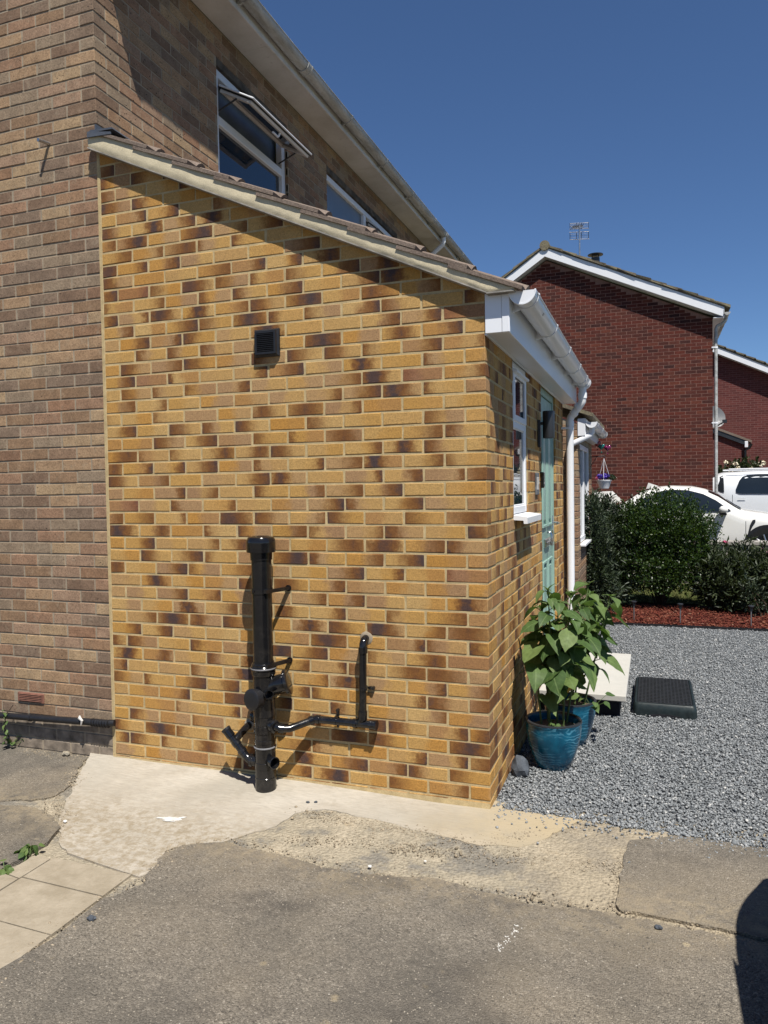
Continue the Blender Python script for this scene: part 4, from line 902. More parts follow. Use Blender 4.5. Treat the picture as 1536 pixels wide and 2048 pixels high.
for k in range(0, 31):
    z0 = 0.075 * k - 0.02; odd = k % 2
    x = NX; w = 0.1025 if odd == 0 else 0.215
    while x > 1.4:
        items.append(((x - w / 2, NY0 + 0.05125, z0 + 0.0325), w, 0.1025, 0.065, 0.0, M['old_np'])); x -= w + 0.01; w = 0.215
    opens = [(NW[0], NW[1])] if z0 + 0.03 > NW[2] and z0 < NW[3] else []
    st = NY0 + 0.1125
    for a, b in row_spans(st, NY1, st, 0.215, 0.01, 0.1025 if odd else 0.215, opens): items.append(((NX - 0.05125, (a + b) / 2, z0 + 0.0325), b - a, 0.1025, 0.065, math.pi / 2, M['old_np']))
lay_bricks(nwo, items, (), limit=300)
MB().prism([(0, 3.36), (NX + 0.17, 2.40), (NX + 0.17, 2.36), (0, 3.30)], lambda x, z: (x, NY0 - 0.05, z), lambda x, z: (x, NY1, z)).build('roof', M['tile_old'], npz)
MB().bbox((NX + .002, NY0 - 0.01, 2.16), (NX + 0.085, NY0 + 0.01, 2.35), .003).bbox((NX + 0.075, NY0 + 0.0105, 2.16), (NX + 0.09, NY1, 2.35), .003).bbox((NX + .001, NY0 + 0.0105, 2.16), (NX + 0.0745, NY1, 2.17), .002).build('fascia', M['upvc'], npz)
gutter(npz, NX + 0.15, 2.305, 0.056, NY0 - 0.01, NY1, M['upvc'], (5.0, 5.8, 6.6), (), fasc=NX + 0.0905)
MB().tube([(NX + 0.15, NY0 + 0.05, 2.26), (NX + 0.15, NY0 + 0.05, 2.2), (NX + 0.135, NY0 + 0.05, 2.165), (NX - 0.05, NY0 - 0.035, 2.075), (NX - 0.08, NY0 - 0.035, 2.055), (NX - 0.09, NY0 - 0.035, 2.0), (NX - 0.09, NY0 - 0.035, -0.05)], 0.03, 14).build('downpipe', M['upvc'], npz, 40)
nwin = MB(); frame(nwin, NX - 0.06, NX - 0.01, NW[0] + .003, NW[1] - .003, NW[2], NW[3] - .003, 0.06); nwin.bbox((NX - 0.06, 5.62, NW[2] + .061), (NX - .012, 5.70, NW[3] - .065), .004)
nwo2 = nwin.build('window', M['upvc'], npz); MB().box((NX - 0.045, NW[0] + .05, NW[2] + .05), (NX - 0.037, 5.625, NW[3] - .05)).build('pane', M['glass'], nwo2); MB().box((NX - 0.045, 5.695, NW[2] + .05), (NX - 0.037, NW[1] - .05, NW[3] - .05)).build('pane', M['glass'], nwo2)
MB().bbox((NX - 0.02, NW[0] - .02, NW[2] - 0.03), (NX + 0.06, NW[1] + .02, NW[2] - .002), .004).build('window_sill', M['upvc'], nwo2)
# hanging basket and glass hearts on the porch's far end
hb = thing('hanging_basket', 'white hanging basket of violet flowers in front of the red gable', 'basket', (2.56, 6.5, 1.55))
MB().tube([(NX, 6.5, 1.99), (2.56, 6.5, 2.0), (2.575, 6.5, 1.985), (2.57, 6.5, 1.965)], 0.006, 8).tube([(NX, 6.5, 1.86), (2.47, 6.5, 1.99)], 0.004, 8).build('bracket', M['dark_metal'], hb, 40)
MB().lathe([(0.052, 1.568), (0.06, 1.572), (0.088, 1.66), (0.097, 1.672), (0.097, 1.684), (0.082, 1.684), (0.075, 1.665), (0.05, 1.60)], 28, (2.56, 6.5, 0), cap=False).add([], []).build('bowl', M['upvc'], hb, 40)
MB().lathe([(0.0, 1.655), (0.078, 1.655)], 20, (2.56, 6.5, 0), cap=False).build('soil', M['soil'], hb)
for k in range(3):
    a = 2 * math.pi * k / 3 + 0.5; MB().cyl((2.56 + .09 * math.cos(a), 6.5 + .09 * math.sin(a), 1.68), (2.56, 6.5, 1.965), 0.003, 6).build('cord', M['upvc'], hb)
def petals(c, r, n, mat, name, parent, seed, s=0.016):
    g = np.random.default_rng(seed); P = g.normal(0, 1, (n, 3)); P /= np.linalg.norm(P, axis=1)[:, None]; P *= (g.random(n) ** .4)[:, None] * np.array(r); P += np.array(c)
    a = g.normal(0, 1, (n, 3)); a /= np.linalg.norm(a, axis=1)[:, None]; b = np.cross(a, g.normal(0, 1, (n, 3))); b /= np.linalg.norm(b, axis=1)[:, None]
    V = np.stack([P - a * s, P - b * s * .8, P + a * s, P + b * s * .8], 1); return fastmesh(name, V.reshape(-1, 3), np.arange(n * 4).reshape(-1, 4), mat, parent)
petals((2.575, 6.47, 1.73), (0.06, 0.06, 0.04), 130, M['violet'], 'flowers', hb, 1); petals((2.50, 6.47, 1.73), (0.03, 0.04, 0.035), 60, M['violet'], 'flowers', hb, 2)
petals((2.655, 6.47, 1.715), (0.06, 0.06, 0.04), 70, M['leaf_grey'], 'foliage', hb, 3); petals((2.47, 6.45, 1.71), (0.02, 0.03, 0.02), 14, M['pink'], 'flowers', hb, 4)
for (u, x, z, mm_, lab) in ((0, 2.475, 2.165, 'heart_red', 'red glass heart hanging under the far gutter'), (1, 2.525, 2.125, 'heart_teal', 'teal glass heart hanging beside the red one'), (2, 2.602, 2.105, 'heart_plum', 'plum glass heart hanging rightmost under the far gutter')):
    h_ = thing('heart_ornament', lab, 'ornament', (x, 6.55, z), 'glass hearts under the far gutter'); m = MB(); n = 28; rings = 7
    for j in range(rings + 1):
        v = -1 + 2 * j / rings; sc = math.sqrt(max(0.0, 1 - v * v)) * 0.999 + 0.001
        for k in range(n):
            t_ = 2 * math.pi * k / n; hx_ = 16 * math.sin(t_) ** 3 / 17; hz_ = (13 * math.cos(t_) - 5 * math.cos(2 * t_) - 2 * math.cos(3 * t_) - math.cos(4 * t_)) / 17
            m.v.append((x + hx_ * sc * 0.05, 6.55 + v * 0.024, z + hz_ * sc * 0.052))
    m.f = [(j * n + k, j * n + (k + 1) % n, (j + 1) * n + (k + 1) % n, (j + 1) * n + k) for j in range(rings) for k in range(n)]
    m.build('heart', M[mm_], h_, 60); MB().cyl((x, 6.55, z + 0.03), (2.52 - 0.03 + 0.03 * u, 6.55, 2.25), 0.0015, 6).build('string', M['dark_metal'], h_); MB().lathe([(0.001, -0.012), (0.012, 0), (0.001, 0.012)], 10, (x + 0.002, 6.55, z - 0.075), cap=False).build('bead', M[mm_], h_, 60)

# ================================================================== RED BRICK HOUSE
red = thing('red_house', 'dark red brick gable house with white bargeboards behind the cars', 'house', (1.2, 17, 0))
RY = 14.2; RX = 4.42; AX, AZ = 0.835, 6.88
gable = [(-2.9, -0.1), (RX - .004, -0.1), (RX - .004, 5.24), (AX, AZ + 0.03), (-2.9, AZ - 0.65 * (AX + 2.9))]
rw = MB().prism(gable, lambda x, z: (x, RY + .004, z), lambda x, z: (x, RY + 0.2, z)); rw.box((RX - 0.2, RY + 0.2, -0.1), (RX - .004, RY + 8, 5.24)); rwo = rw.build('wall', M['mortar_red'], red)
rb = MB(); tmpl = MB().box((-.5, -.5, -.5), (.5, .5, .5))
rbf = MB()
for k in range(0, 92):
    z0 = 0.01 + 0.075 * k; odd = k % 2; x = RX; w = 0.1025 if odd == 0 else 0.215
    while x > -1.4:
        a = x - w; lim = min(5.24 + (RX - x) * 0.4575 if x > AX else 9, AZ - 0.65 * (AX - a) if a < AX else 9)
        if z0 + 0.065 < lim + 0.03 and z0 > 0.5: rb.box((a, RY + 0.0025 - random.uniform(0, .001), z0), (x, RY + 0.08, z0 + 0.065))
        x = a - 0.01; w = 0.215
    if z0 + 0.065 < 5.2:
        y = RY + (0.1125 if odd else 0.0)
        while y < RY + 3.0: rbf.box((RX - 0.09, max(y, RY + 0.081), z0), (RX, y + 0.215, z0 + 0.065)); y += 0.225
struct(rb.build('gable_bricks', M['red_brick'], rwo, fix=False), 'stuff'); struct(rbf.build('front_bricks', M['red_front'], rwo, fix=False), 'stuff')
def slope(x): return AZ + 0.04 - (x - AX) * 0.4575 if x > AX else AZ + 0.04 - (AX - x) * 0.65
bb = MB(); oy0, oy1 = RY - 0.20, RY - 0.175
bb.prism([(AX, slope(AX) + 0.235), (RX + 0.22, slope(RX + 0.22) + 0.235), (RX + 0.22, slope(RX + 0.22) + 0.03), (RX + 0.02, slope(RX + 0.02) + 0.03), (AX, slope(AX) + 0.03)], lambda x, z: (x, oy0, z), lambda x, z: (x, oy1, z)); bb.build('bargeboard', M['upvc'], red)
MB().prism([(AX - .001, slope(AX) + 0.235), (-3.1, slope(-3.1) + 0.235), (-3.1, slope(-3.1) + 0.02), (AX - .001, slope(AX) + 0.03)], lambda x, z: (x, oy0, z), lambda x, z: (x, oy1, z)).build('bargeboard', M['upvc'], red)
sv = MB(); sv.prism([(AX, slope(AX) + 0.04), (RX + 0.2, slope(RX + .2) + 0.04), (RX + 0.2, slope(RX + .2) + 0.028), (AX, slope(AX) + 0.028)], lambda x, z: (x, oy1, z), lambda x, z: (x, RY + .1, z)); sv.prism([(AX - .002, slope(AX) + 0.04), (-3.1, slope(-3.1) + 0.03), (-3.1, slope(-3.1) + 0.018), (AX - .002, slope(AX) + 0.028)], lambda x, z: (x, oy1, z), lambda x, z: (x, RY + .1, z)); sv.build('verge_soffit', M['upvc_soft'], red)
rr_ = MB().prism([(AX, slope(AX) + 0.29), (RX + 0.30, slope(RX + 0.30) + 0.27), (RX + 0.30, slope(RX + 0.30) + 0.24), (AX, slope(AX) + 0.236)], lambda x, z: (x, oy0 - 0.01, z), lambda x, z: (x, RY + 8, z)); rr_.prism([(AX - .001, slope(AX) + 0.29), (-3.4, slope(-3.4) + 0.27), (-3.4, slope(-3.4) + 0.24), (AX - .001, slope(AX) + 0.236)], lambda x, z: (x, oy0 - 0.01, z), lambda x, z: (x, RY + 8, z)); rro = rr_.build('roof', M['tile_old'], red)
for i in range(12):
    x0 = RX + 0.34 - 0.32 * i; x1 = max(AX + 0.02, x0 - 0.40)
    MB().prism([(x0, slope(x0) + 0.325), (x1, slope(x1) + 0.298), (x1, slope(x1) + 0.262), (x0, slope(x0) + 0.262)], lambda x, z: (x, oy0 - 0.035 + random.uniform(-.012, .012), z), lambda x, z: (x, RY + 8, z)).build('tile_course', M['tile_old'], rro)
for i in range(10):
    x0 = AX - 3.3 + 0.32 * i; x1 = min(AX - 0.02, x0 + 0.40)
    MB().prism([(x0, slope(x0) + 0.325), (x1, slope(x1) + 0.298), (x1, slope(x1) + 0.262), (x0, slope(x0) + 0.262)], lambda x, z: (x, oy0 - 0.035 + random.uniform(-.012, .012), z), lambda x, z: (x, RY + 8, z)).build('tile_course', M['tile_old'], rro)
for j in range(14): MB().tube([(AX, oy0 - 0.04 + 0.45 * j, slope(AX) + 0.275 + 0.003 * (j % 2)), (AX, oy0 + 0.40 + 0.45 * j, slope(AX) + 0.275 + 0.003 * (j % 2))], 0.115, 14).build('ridge_tile', M['tile_old'], rro, 40)
# eaves on the right: soffit, fascia, gutter, downpipe
MB().bbox((RX + .001, oy1 + .001, 5.20), (RX + 0.20, RY + 8, 5.215), .002).build('soffit', M['upvc_soft'], red); MB().bbox((RX + 0.2005, oy0, 5.19), (RX + 0.215, RY + 8, 5.36), .002).build('fascia', M['upvc'], red)
gutter(red, RX + 0.275, 5.30, 0.058, oy0 - 0.02, RY + 8, M['gutter_old'], (RY + .3, RY + 1.2, RY + 2.2), (), fasc=RX + 0.216)
MB().tube([(RX + 0.275, RY + 0.05, 5.26), (RX + 0.275, RY + 0.05, 5.2), (RX + 0.25, RY + 0.05, 5.15), (RX + 0.09, RY + 0.05, 5.06), (RX + 0.07, RY + 0.05, 5.0), (RX + 0.07, RY + 0.05, 0.15)], 0.035, 14).build('downpipe', M['gutter_old'], red, 40)
for zz in (4.6, 2.95, 1.3): MB().cyl((RX + .07, RY + .05, zz - .02), (RX + .07, RY + .05, zz + .02), .041, 14).box((RX - .02, RY - .012, zz - .015), (RX + .05, RY + .03, zz + .015)).build('pipe_clip', M['upvc'], red, 40)
# flue on the far slope
fy = 15.9; fxx = 1.86
MB().bbox((fxx - 0.18, fy - 0.15, 6.6), (fxx + 0.18, fy + 0.15, 7.12), .01).build('chimney', M['far_red'], red)
MB().cyl((fxx - .02, fy, 7.12), (fxx - .02, fy, 7.19), 0.15, 18, 0.12).cyl((fxx - .02, fy, 7.19), (fxx - .02, fy, 7.33), 0.105, 18).lathe([(0.10, 7.38), (0.19, 7.40), (0.19, 7.415), (0.05, 7.45)], 20, (fxx - .02, fy, 0)).cyl((fxx - .1, fy, 7.3), (fxx - .1, fy, 7.4), .01, 6).cyl((fxx + .06, fy, 7.3), (fxx + .06, fy, 7.4), .01, 6).build('chimney_cowl', M['dark_metal'], red, 40)
# TV aerial
ae = thing('tv_aerial', 'television aerial on a thin mast above the red roof', 'aerial', (1.49, 15.5, 6.8))
MB().cyl((1.487, 15.5, 6.75), (1.494, 15.5, 8.12), 0.02, 10).build('mast', M['steel'], ae, 40)
MB().tube([(1.36, 15.1, 7.90), (1.55, 15.75, 8.12)], 0.014, 8).build('boom', M['dark_metal'], ae)
for zz, t_ in ((8.20, .03), (8.04, -.03), (7.96, -.03), (7.80, .03)):
    MB().cyl((1.23, 15.72 + t_, zz + .02), (1.70, 15.72 + t_, zz - .02), .007, 6).build('reflector_rod', M['steel'], ae)
for zz in (8.16, 8.12, 8.08, 7.92, 7.88, 7.84): MB().cyl((1.24, 15.72, zz + .02), (1.69, 15.72, zz - .02), .0035, 5).build('reflector_rod', M['steel'], ae)
for xx in (1.24, 1.40, 1.52, 1.69):
    MB().cyl((xx, 15.72, 8.04 - (xx - 1.46) * .08), (xx, 15.72, 8.2 - (xx - 1.46) * .08), .006, 5).build('reflector_upright', M['dark_metal'], ae); MB().cyl((xx, 15.72, 7.80 - (xx - 1.46) * .08), (xx, 15.72, 7.96 - (xx - 1.46) * .08), .008, 5).build('reflector_upright', M['dark_metal'], ae)
for i in range(6):
    q = i / 5; MB().cyl((1.36 + .17 * q - .06, 15.1 + .55 * q, 7.90 + .19 * q + .05), (1.36 + .17 * q + .06, 15.1 + .55 * q, 7.90 + .19 * q - .05), .006, 5).cyl((1.36 + .17 * q - .06, 15.1 + .55 * q, 7.90 + .19 * q - .05), (1.36 + .17 * q + .06, 15.1 + .55 * q, 7.90 + .19 * q + .05), .006, 5).build('director_element', M['dark_metal'], ae)
# satellite dish on the front corner
sd = thing('satellite_dish', 'grey satellite dish peeping past the red house corner downpipe', 'dish', (4.45, 16.5, 3.2))
dm = Matrix.Translation((4.60, 16.4, 3.26)) @ Matrix.Rotation(R(72), 4, 'X') @ Matrix.Rotation(R(20), 4, 'Y')
MB().lathe([(0.001, -0.06), (0.1, -0.055), (0.2, -0.03), (0.28, 0.0), (0.285, 0.004), (0.2, -0.02), (0.1, -0.045), (0.001, -0.05)], 30, (0, 0, 0), dm, False).build('dish', M['grey_dish'], sd, 50)
MB().tube([(4.62, 16.35, 3.0), (4.80, 16.05, 3.10)], 0.018, 8).box((4.76, 15.98, 3.07), (4.86, 16.08, 3.15)).build('feed_arm', M['dark_metal'], sd); MB().tube([(4.42, 16.6, 3.2), (4.58, 16.45, 3.22)], 0.02, 8).build('wall_mount', M['dark_metal'], sd)

# ================================================================== FAR HOUSE
far = thing('far_house', 'red brick house furthest away at the right edge with white bargeboard', 'house', (8, 28, 0))
FY = 25.0; fs = lambda x: 6.16 - (x - 5.291) * 0.493
MB().prism([(3.0, 0), (8.6, 0), (8.6, fs(8.6)), (3.0, fs(3.0))], lambda x, z: (x, FY, z), lambda x, z: (x, FY + 6, z)).build('wall', M['far_red'], far)
MB().prism([(3.0, fs(3) + 0.2), (8.9, fs(8.9) + 0.2), (8.9, fs(8.9) - 0.02), (3.0, fs(3) - 0.02)], lambda x, z: (x, FY - 0.3, z), lambda x, z: (x, FY - 0.27, z)).build('bargeboard', M['upvc'], far)
MB().prism([(3.0, fs(3) + .0), (8.9, fs(8.9) + .0), (8.9, fs(8.9) - 0.015), (3.0, fs(3) - 0.015)], lambda x, z: (x, FY - 0.269, z), lambda x, z: (x, FY, z)).build('verge_soffit', M['upvc_soft'], far)
fr = MB().prism([(3.0, fs(3) + .26), (9.0, fs(9) + .26), (9.0, fs(9) + .201), (3.0, fs(3) + .201)], lambda x, z: (x, FY - 0.32, z), lambda x, z: (x, FY + 6, z)).build('roof', M['tile_old'], far)
for i in range(14):
    x0 = 9.0 - 0.31 * i; MB().prism([(x0, fs(x0) + .32), (x0 - .38, fs(x0 - .38) + .28), (x0 - .38, fs(x0 - .38) + .255), (x0, fs(x0) + .255)], lambda x, z: (x, FY - 0.34, z), lambda x, z: (x, FY + 6, z)).build('tile_course', M['tile_old'], fr)
lt = MB().prism([(4.0, 0), (6.05, 0), (6.05, 3.02), (4.0, 3.95)], lambda x, z: (x, FY - 1.2, z), lambda x, z: (x, FY - .001, z)).build('lean_to', M['far_red'], far)
MB().prism([(4.0, 4.04), (6.28, 3.03), (6.28, 2.95), (4.0, 3.96)], lambda x, z: (x, FY - 1.3, z), lambda x, z: (x, FY - .002, z)).build('lean_to_roof', M['tile'], far); MB().prism([(4.0, 3.955), (6.15, 3.0), (6.15, 2.85), (4.0, 3.80)], lambda x, z: (x, FY - 1.28, z), lambda x, z: (x, FY - 1.24, z)).build('lean_to_bargeboard', M['dark_metal'], far)
MB().tube([(6.27, FY - 1.25, 2.92), (6.2, FY - 1.25, 2.78), (6.08, FY - 1.25, 2.7), (6.06, FY - 1.25, 0.1)], 0.05, 10).build('downpipe', M['black_plastic'], far, 40); MB().bbox((6.06, FY - 1.32, 2.80), (6.16, FY - 1.28, 3.0), .01).build('fascia_end', M['upvc'], far)

# ================================================================== PIPEWORK ON THE BUFF WALL
PX, PYc = 1.132, -0.125
sp = thing('soil_pipe', 'tall black capped soil pipe standing off the buff brick wall', 'pipe', (PX, PYc, -0.04))
MB().cyl((PX, PYc, 0.62), (PX, PYc, 1.29), 0.055, 40).build('stack', M['black_plastic'], sp, 40)
MB().lathe([(0.060, 1.235), (0.061, 1.275), (0.079, 1.277), (0.080, 1.283), (0.080, 1.325), (0.0805, 1.33), (0.078, 1.345), (0.070, 1.358), (0.045, 1.366), (0.001, 1.369)], 40, (PX, PYc, 0)).build('vent_cap', M['black_plastic'], sp, 30)
MB().lathe([(0.064, 0.60), (0.066, 0.605), (0.066, 0.625), (0.070, 0.630), (0.071, 0.645), (0.066, 0.652), (0.0665, 0.66), (0.058, 0.668), (0.0555, 0.672)], 40, (PX, PYc, 0)).build('socket', M['black_plastic'], sp, 30)
MB().lathe([(0.0705, 0.634), (0.0722, 0.636), (0.0722, 0.640), (0.0705, 0.642)], 40, (PX, PYc, 0), cap=False).build('seal_ring', M['rubber_ring'], sp, 30)
lo = MB().cyl((PX, PYc, -0.06), (PX, PYc, 0.61), 0.058, 40)
for zz, rr, hh in ((0.42, .0605, .05), (0.30, .0612, .022), (0.235, .0605, .012), (0.10, .060, .02), (0.03, .0595, .006)): lo.lathe([(0.057, zz - hh), (rr, zz - hh + .003), (rr, zz + hh - .003), (0.057, zz + hh)], 40, (PX, PYc, 0), cap=False)
lo.build('branch_body', M['black_plastic'], sp, 30)
MB().lathe([(0.0585, 0.196), (0.0622, 0.198), (0.0622, 0.203), (0.0585, 0.205)], 40, (PX, PYc, 0), cap=False).build('seal_ring', M['rubber_ring'], sp, 30)
def stub(p, d, r, L, name, mat, flange=None, openend=False, parent=sp):
    d = Vector(d).normalized(); p = Vector(p); m = MB(); z = Vector((0, 0, 1)).rotation_difference(d).to_matrix().to_4x4(); mm = Matrix.Translation(p) @ z
    prof_ = [(r * 0.92, 0), (r * 0.92, L * .5), (r, L * .55), (r, L - .004)]
    if flange: prof_ += [(flange, L - .004), (flange, L + .012), (flange - .004, L + .015)]
    if openend: prof_ += [(r, L), (r * .86, L), (r * .84, L * .3), (0.001, L * .3)]
    else: prof_ += [((flange or r) * .6, L + (.016 if flange else .002)), (0.001, L + (.017 if flange else .003))]
    m.lathe(prof_, 32, (0, 0, 0), mm, cap=False); return m.build(name, mat, parent, 35)
stub((PX, PYc, 0.475), (-0.30, -1, 0.05), 0.054, 0.085, 'access_plug', M['black_matt'], 0.058)
stub((PX, PYc, 0.52), (0.95, 0.30, 0.28), 0.054, 0.13, 'access_plug', M['black_plastic'], 0.072)
stub((PX, PYc, 0.50), (0.75, -0.75, 0.10), 0.025, 0.10, 'boss', M['black_plastic'], None, True)
stub((PX, PYc, 0.325), (0.9, -0.35, 0.0), 0.032, 0.075, 'boss', M['black_plastic'], 0.036)
stub((PX, PYc, 0.345), (-0.9, 0.5, 0), 0.034, 0.09, 'boss', M['black_plastic'], 0.036)
stub((PX, PYc, 0.125), (0.85, -0.5, 0.05), 0.030, 0.085, 'boss', M['black_plastic'], 0.033, True)
stub((PX, PYc, 0.115), (-0.95, -0.1, 0), 0.032, 0.078, 'boss', M['black_plastic'], 0.035)
for zz in (1.065, 0.668 - .01):
    c_ = MB().lathe([(0.0555, zz - 0.014), (0.0595, zz - 0.014), (0.0595, zz + 0.014), (0.0555, zz + 0.014)], 36, (PX, PYc, 0), cap=False)
    c_.prism([(PX + 0.03, PYc - 0.045), (PX + 0.055, PYc - 0.05), (PX + 0.115, 0.0), (PX + 0.095, 0.0), (PX + 0.052, PYc - 0.02)], lambda x, y: (x, y, zz - 0.010), lambda x, y: (x, y, zz + 0.010 + (0.0)))
    c_.cyl((PX + 0.10, -0.008, zz), (PX + 0.10, 0.0, zz), .018, 12); c_.cyl((PX - 0.02, PYc - 0.062, zz), (PX - 0.02, PYc - .055, zz), .007, 10)
    c_.build('pipe_clip', M['black_plastic'], sp, 35)
# left branch: a short pipe with open socket and a tail going into the wall
lb = thing('waste_branch_pipe', 'short black branch pipe slanting up left of the soil pipe', 'pipe', (0.95, -0.14, 0.1))
MB().tube([(1.065, PYc - .008, 0.115), (1.035, PYc - .01, 0.118), (1.01, PYc - .01, 0.14), (0.90, PYc - .01, 0.262)], 0.0215, 16).build('pipe', M['black_plastic'], lb, 40)
for p0, p1, r_ in (((0.925, PYc - .01, .235), (0.897, PYc - .01, .266), .0255), ((1.0, PYc - .01, .152), (0.985, PYc - .01, .168), .0255), ((0.965, PYc - .01, .191), (0.945, PYc - .01, .213), .0255)): MB().cyl(p0, p1, r_, 18).build('coupling', M['black_plastic'], lb, 40)
MB().lathe([(0.0255, 0), (0.027, 0.003), (0.027, 0.016), (0.0225, 0.016), (0.021, -0.01), (.001, -0.012)], 20, (0, 0, 0), Matrix.Translation((0.897, PYc - .01, .266)) @ Vector((0, 0, 1)).rotation_difference(Vector((-.67, 0, .74))).to_matrix().to_4x4(), cap=False).build('open_socket', M['black_matt'], lb, 40)
MB().tube([(0.945, PYc - .005, .215), (0.955, -0.10, .235), (0.962, -0.03, .262), (0.963, 0.03, .264)], 0.0205, 16).build('wall_tail', M['black_plastic'], lb, 40)
MB().lathe([(0.0, 0.0), (0.035, 0.0), (0.028, 0.006), (0.0, 0.007)], 14, (0, 0, 0), Matrix.Translation((0.963, 0.0, .264)) @ Matrix.Rotation(R(90), 4, 'X'), cap=False).build('mortar_patch', M['mortar_old'], lb, 40)
# right waste run
wp = thing('waste_pipe', 'thin black waste pipe with upright elbow right of the soil pipe', 'pipe', (1.5, -0.05, 0.3))
MB().tube([(PX + 0.085, PYc - 0.032, 0.325), (1.245, -0.155, 0.317), (1.285, -0.13, 0.312), (1.385, -0.055, 0.345), (1.40, -0.047, 0.350), (1.42, -0.045, 0.3505), (1.755, -0.045, 0.350)], 0.0205, 18).build('pipe', M['black_plastic'], wp, 40)
for p0, p1, r_ in (((1.235, -.158, .318), (1.262, -.146, .314), .026), ((1.375, -.062, .342), (1.392, -.05, .348), .0255), ((1.41, -.045, .3505), (1.43, -.045, .3505), .025), ((1.63, -.045, .350), (1.65, -.045, .350), .025), ((1.725, -.045, .350), (1.755, -.045, .350), .0255), ((1.755, -.045, .350), (1.765, -.045, .350), .0275), ((1.683, -.045, .375), (1.685, -.045, .42), .0255), ((1.692, -.045, .735), (1.692, -.045, .765), .0252)): MB().cyl(p0, p1, r_, 18).build('coupling', M['black_plastic'], wp, 40)
MB().tube([(1.665, -0.045, 0.355), (1.68, -.045, .375), (1.685, -0.045, 0.40), (1.692, -0.045, 0.76), (1.6925, -0.043, 0.782), (1.693, -0.030, 0.800), (1.694, -0.008, 0.806), (1.694, 0.03, 0.806)], 0.0205, 18).build('riser', M['black_plastic'], wp, 40)
for (x, z, up_) in ((1.525, 0.352, True), (1.690, 0.54, False)):
    c_ = MB()
    if up_: c_.cyl((x - .007, -.045, z), (x + .007, -.045, z), .0235, 18).bbox((x - .008, -.02, z + .015), (x + .008, -.004, z + .055), .003).cyl((x, -.004, z + .05), (x, -.022, z + .05), .009, 12).bbox((x - .006, -.02, z - .045), (x + .006, -.004, z - .015), .003)
    else: c_.cyl((x, -.045, z - .007), (x, -.045, z + .007), .0235, 18).bbox((x + .015, -.02, z - .008), (x + .048, -.004, z + .008), .003).cyl((x + .045, -.004, z), (x + .045, -.022, z), .010, 12)
    c_.cyl((x, -.004, z), (x, .001, z), .01, 8); c_.build('pipe_clip', M['black_plastic'], wp, 40)
MB().lathe([(0.0, 0.0), (0.038, 0.0), (0.03, 0.005), (0.0, 0.006)], 14, (0, 0, 0), Matrix.Translation((1.696, 0.0, .806)) @ Matrix.Rotation(R(90), 4, 'X'), cap=False).build('mortar_patch', M['mortar_old'], wp, 40)
# louvred vent
av = thing('air_vent', 'square black louvred vent high on the buff brick wall', 'vent', (1.133, 0, 2.437))
fr_ = MB()
vx0, vx1, vz0, vz1, vd = 1.056, 1.210, 2.361, 2.514, 0.034
pts = lambda e, y: [(vx0 + e, y, vz0 + e), (vx1 - e, y, vz0 + e), (vx1 - e, y, vz1 - e), (vx0 + e, y, vz1 - e)]
fr_.add(pts(0, 0.004) + pts(0, -0.012) + pts(0.010, -0.022) + pts(0.012, -vd) + pts(0.024, -vd) + pts(0.026, -0.02), [(a + 4 * k, (a + 1) % 4 + 4 * k, (a + 1) % 4 + 4 * k + 4, a + 4 * k + 4) for k in range(5) for a in range(4)] + [(20, 21, 22, 23)])
fr_.build('frame', M['black_matt'], av)
for i in range(10):
    z = vz0 + 0.030 + i * 0.0103; MB().prism([(-0.019, z + .008), (-0.017, z + .008), (-0.032, z - .001), (-0.034, z - .001), (-0.034, z + .0015)], lambda y, zz: (vx0 + .0245, y, zz), lambda y, zz: (vx1 - .0245, y, zz)).build('louvre', M['black_matt'], av)
# black pipe along the foot of the brown wall
bp = thing('wall_foot_pipe', 'black pipe running along the foot of the brown brick wall', 'pipe', (-0.4, -0.03, 0.2))
MB().tube([(-2.5, -0.040, 0.155), (-0.9, -0.042, 0.168), (-0.3, -0.040, 0.186), (-0.02, -0.035, 0.193), (0.025, -0.02, 0.195)], [0.021, 0.020, 0.021, 0.022, 0.020], 16).build('pipe', M['black_matt'], bp, 40)
for i in range(7): MB().cyl((-0.13 + .02 * i, -.039, .190), (-0.122 + .02 * i, -.039, .190), .0245, 16).build('coupling_rib', M['black_matt'], bp, 40)
MB().tube([(-0.21, -.055, .225), (-0.195, -.075, .222), (-0.18, -.07, .205), (-0.19, -.068, .175)], [.006, .010, .008, .004], 8).build('white_tie', M['white_flat'], bp, 40)
for xx in (-1.4, -0.62): MB().cyl((xx - .01, -.041, .176), (xx + .01, -.041, .176), .0235, 16).bbox((xx - .008, -.03, .17), (xx + .008, .006, .182), .002).build('pipe_clip', M['black_matt'], bp, 40)

# ================================================================== FITTINGS BY THE DOOR
wl = thing('wall_lamp', 'black cylinder wall lamp beside the green front door', 'lamp', (W, 1.83, 2.0))
MB().bbox((W + .0005, 1.795, 1.90), (W + .022, 1.865, 2.10), .004).build('back_plate', M['dark_metal'], wl); MB().cyl((W + .02, 1.83, 2.075), (W + .045, 1.83, 2.075), .012, 12).build('arm', M['dark_metal'], wl, 40)
MB().lathe([(0.030, 1.965), (0.042, 1.965), (0.043, 1.97), (0.043, 2.158), (0.042, 2.163), (0.033, 2.163), (0.032, 2.13), (0.001, 2.13)], 28, (W + .078, 1.83, 0), cap=False).build('shade', M['dark_metal'], wl, 40)
pq = thing('house_number_plaque', 'small grey slate house number plaque left of the door', 'plaque', (W, 1.71, 1.63)); MB().bbox((W + .0005, 1.645, 1.552), (W + .013, 1.785, 1.712), .003).build('plate', M['slate_plaque'], pq)
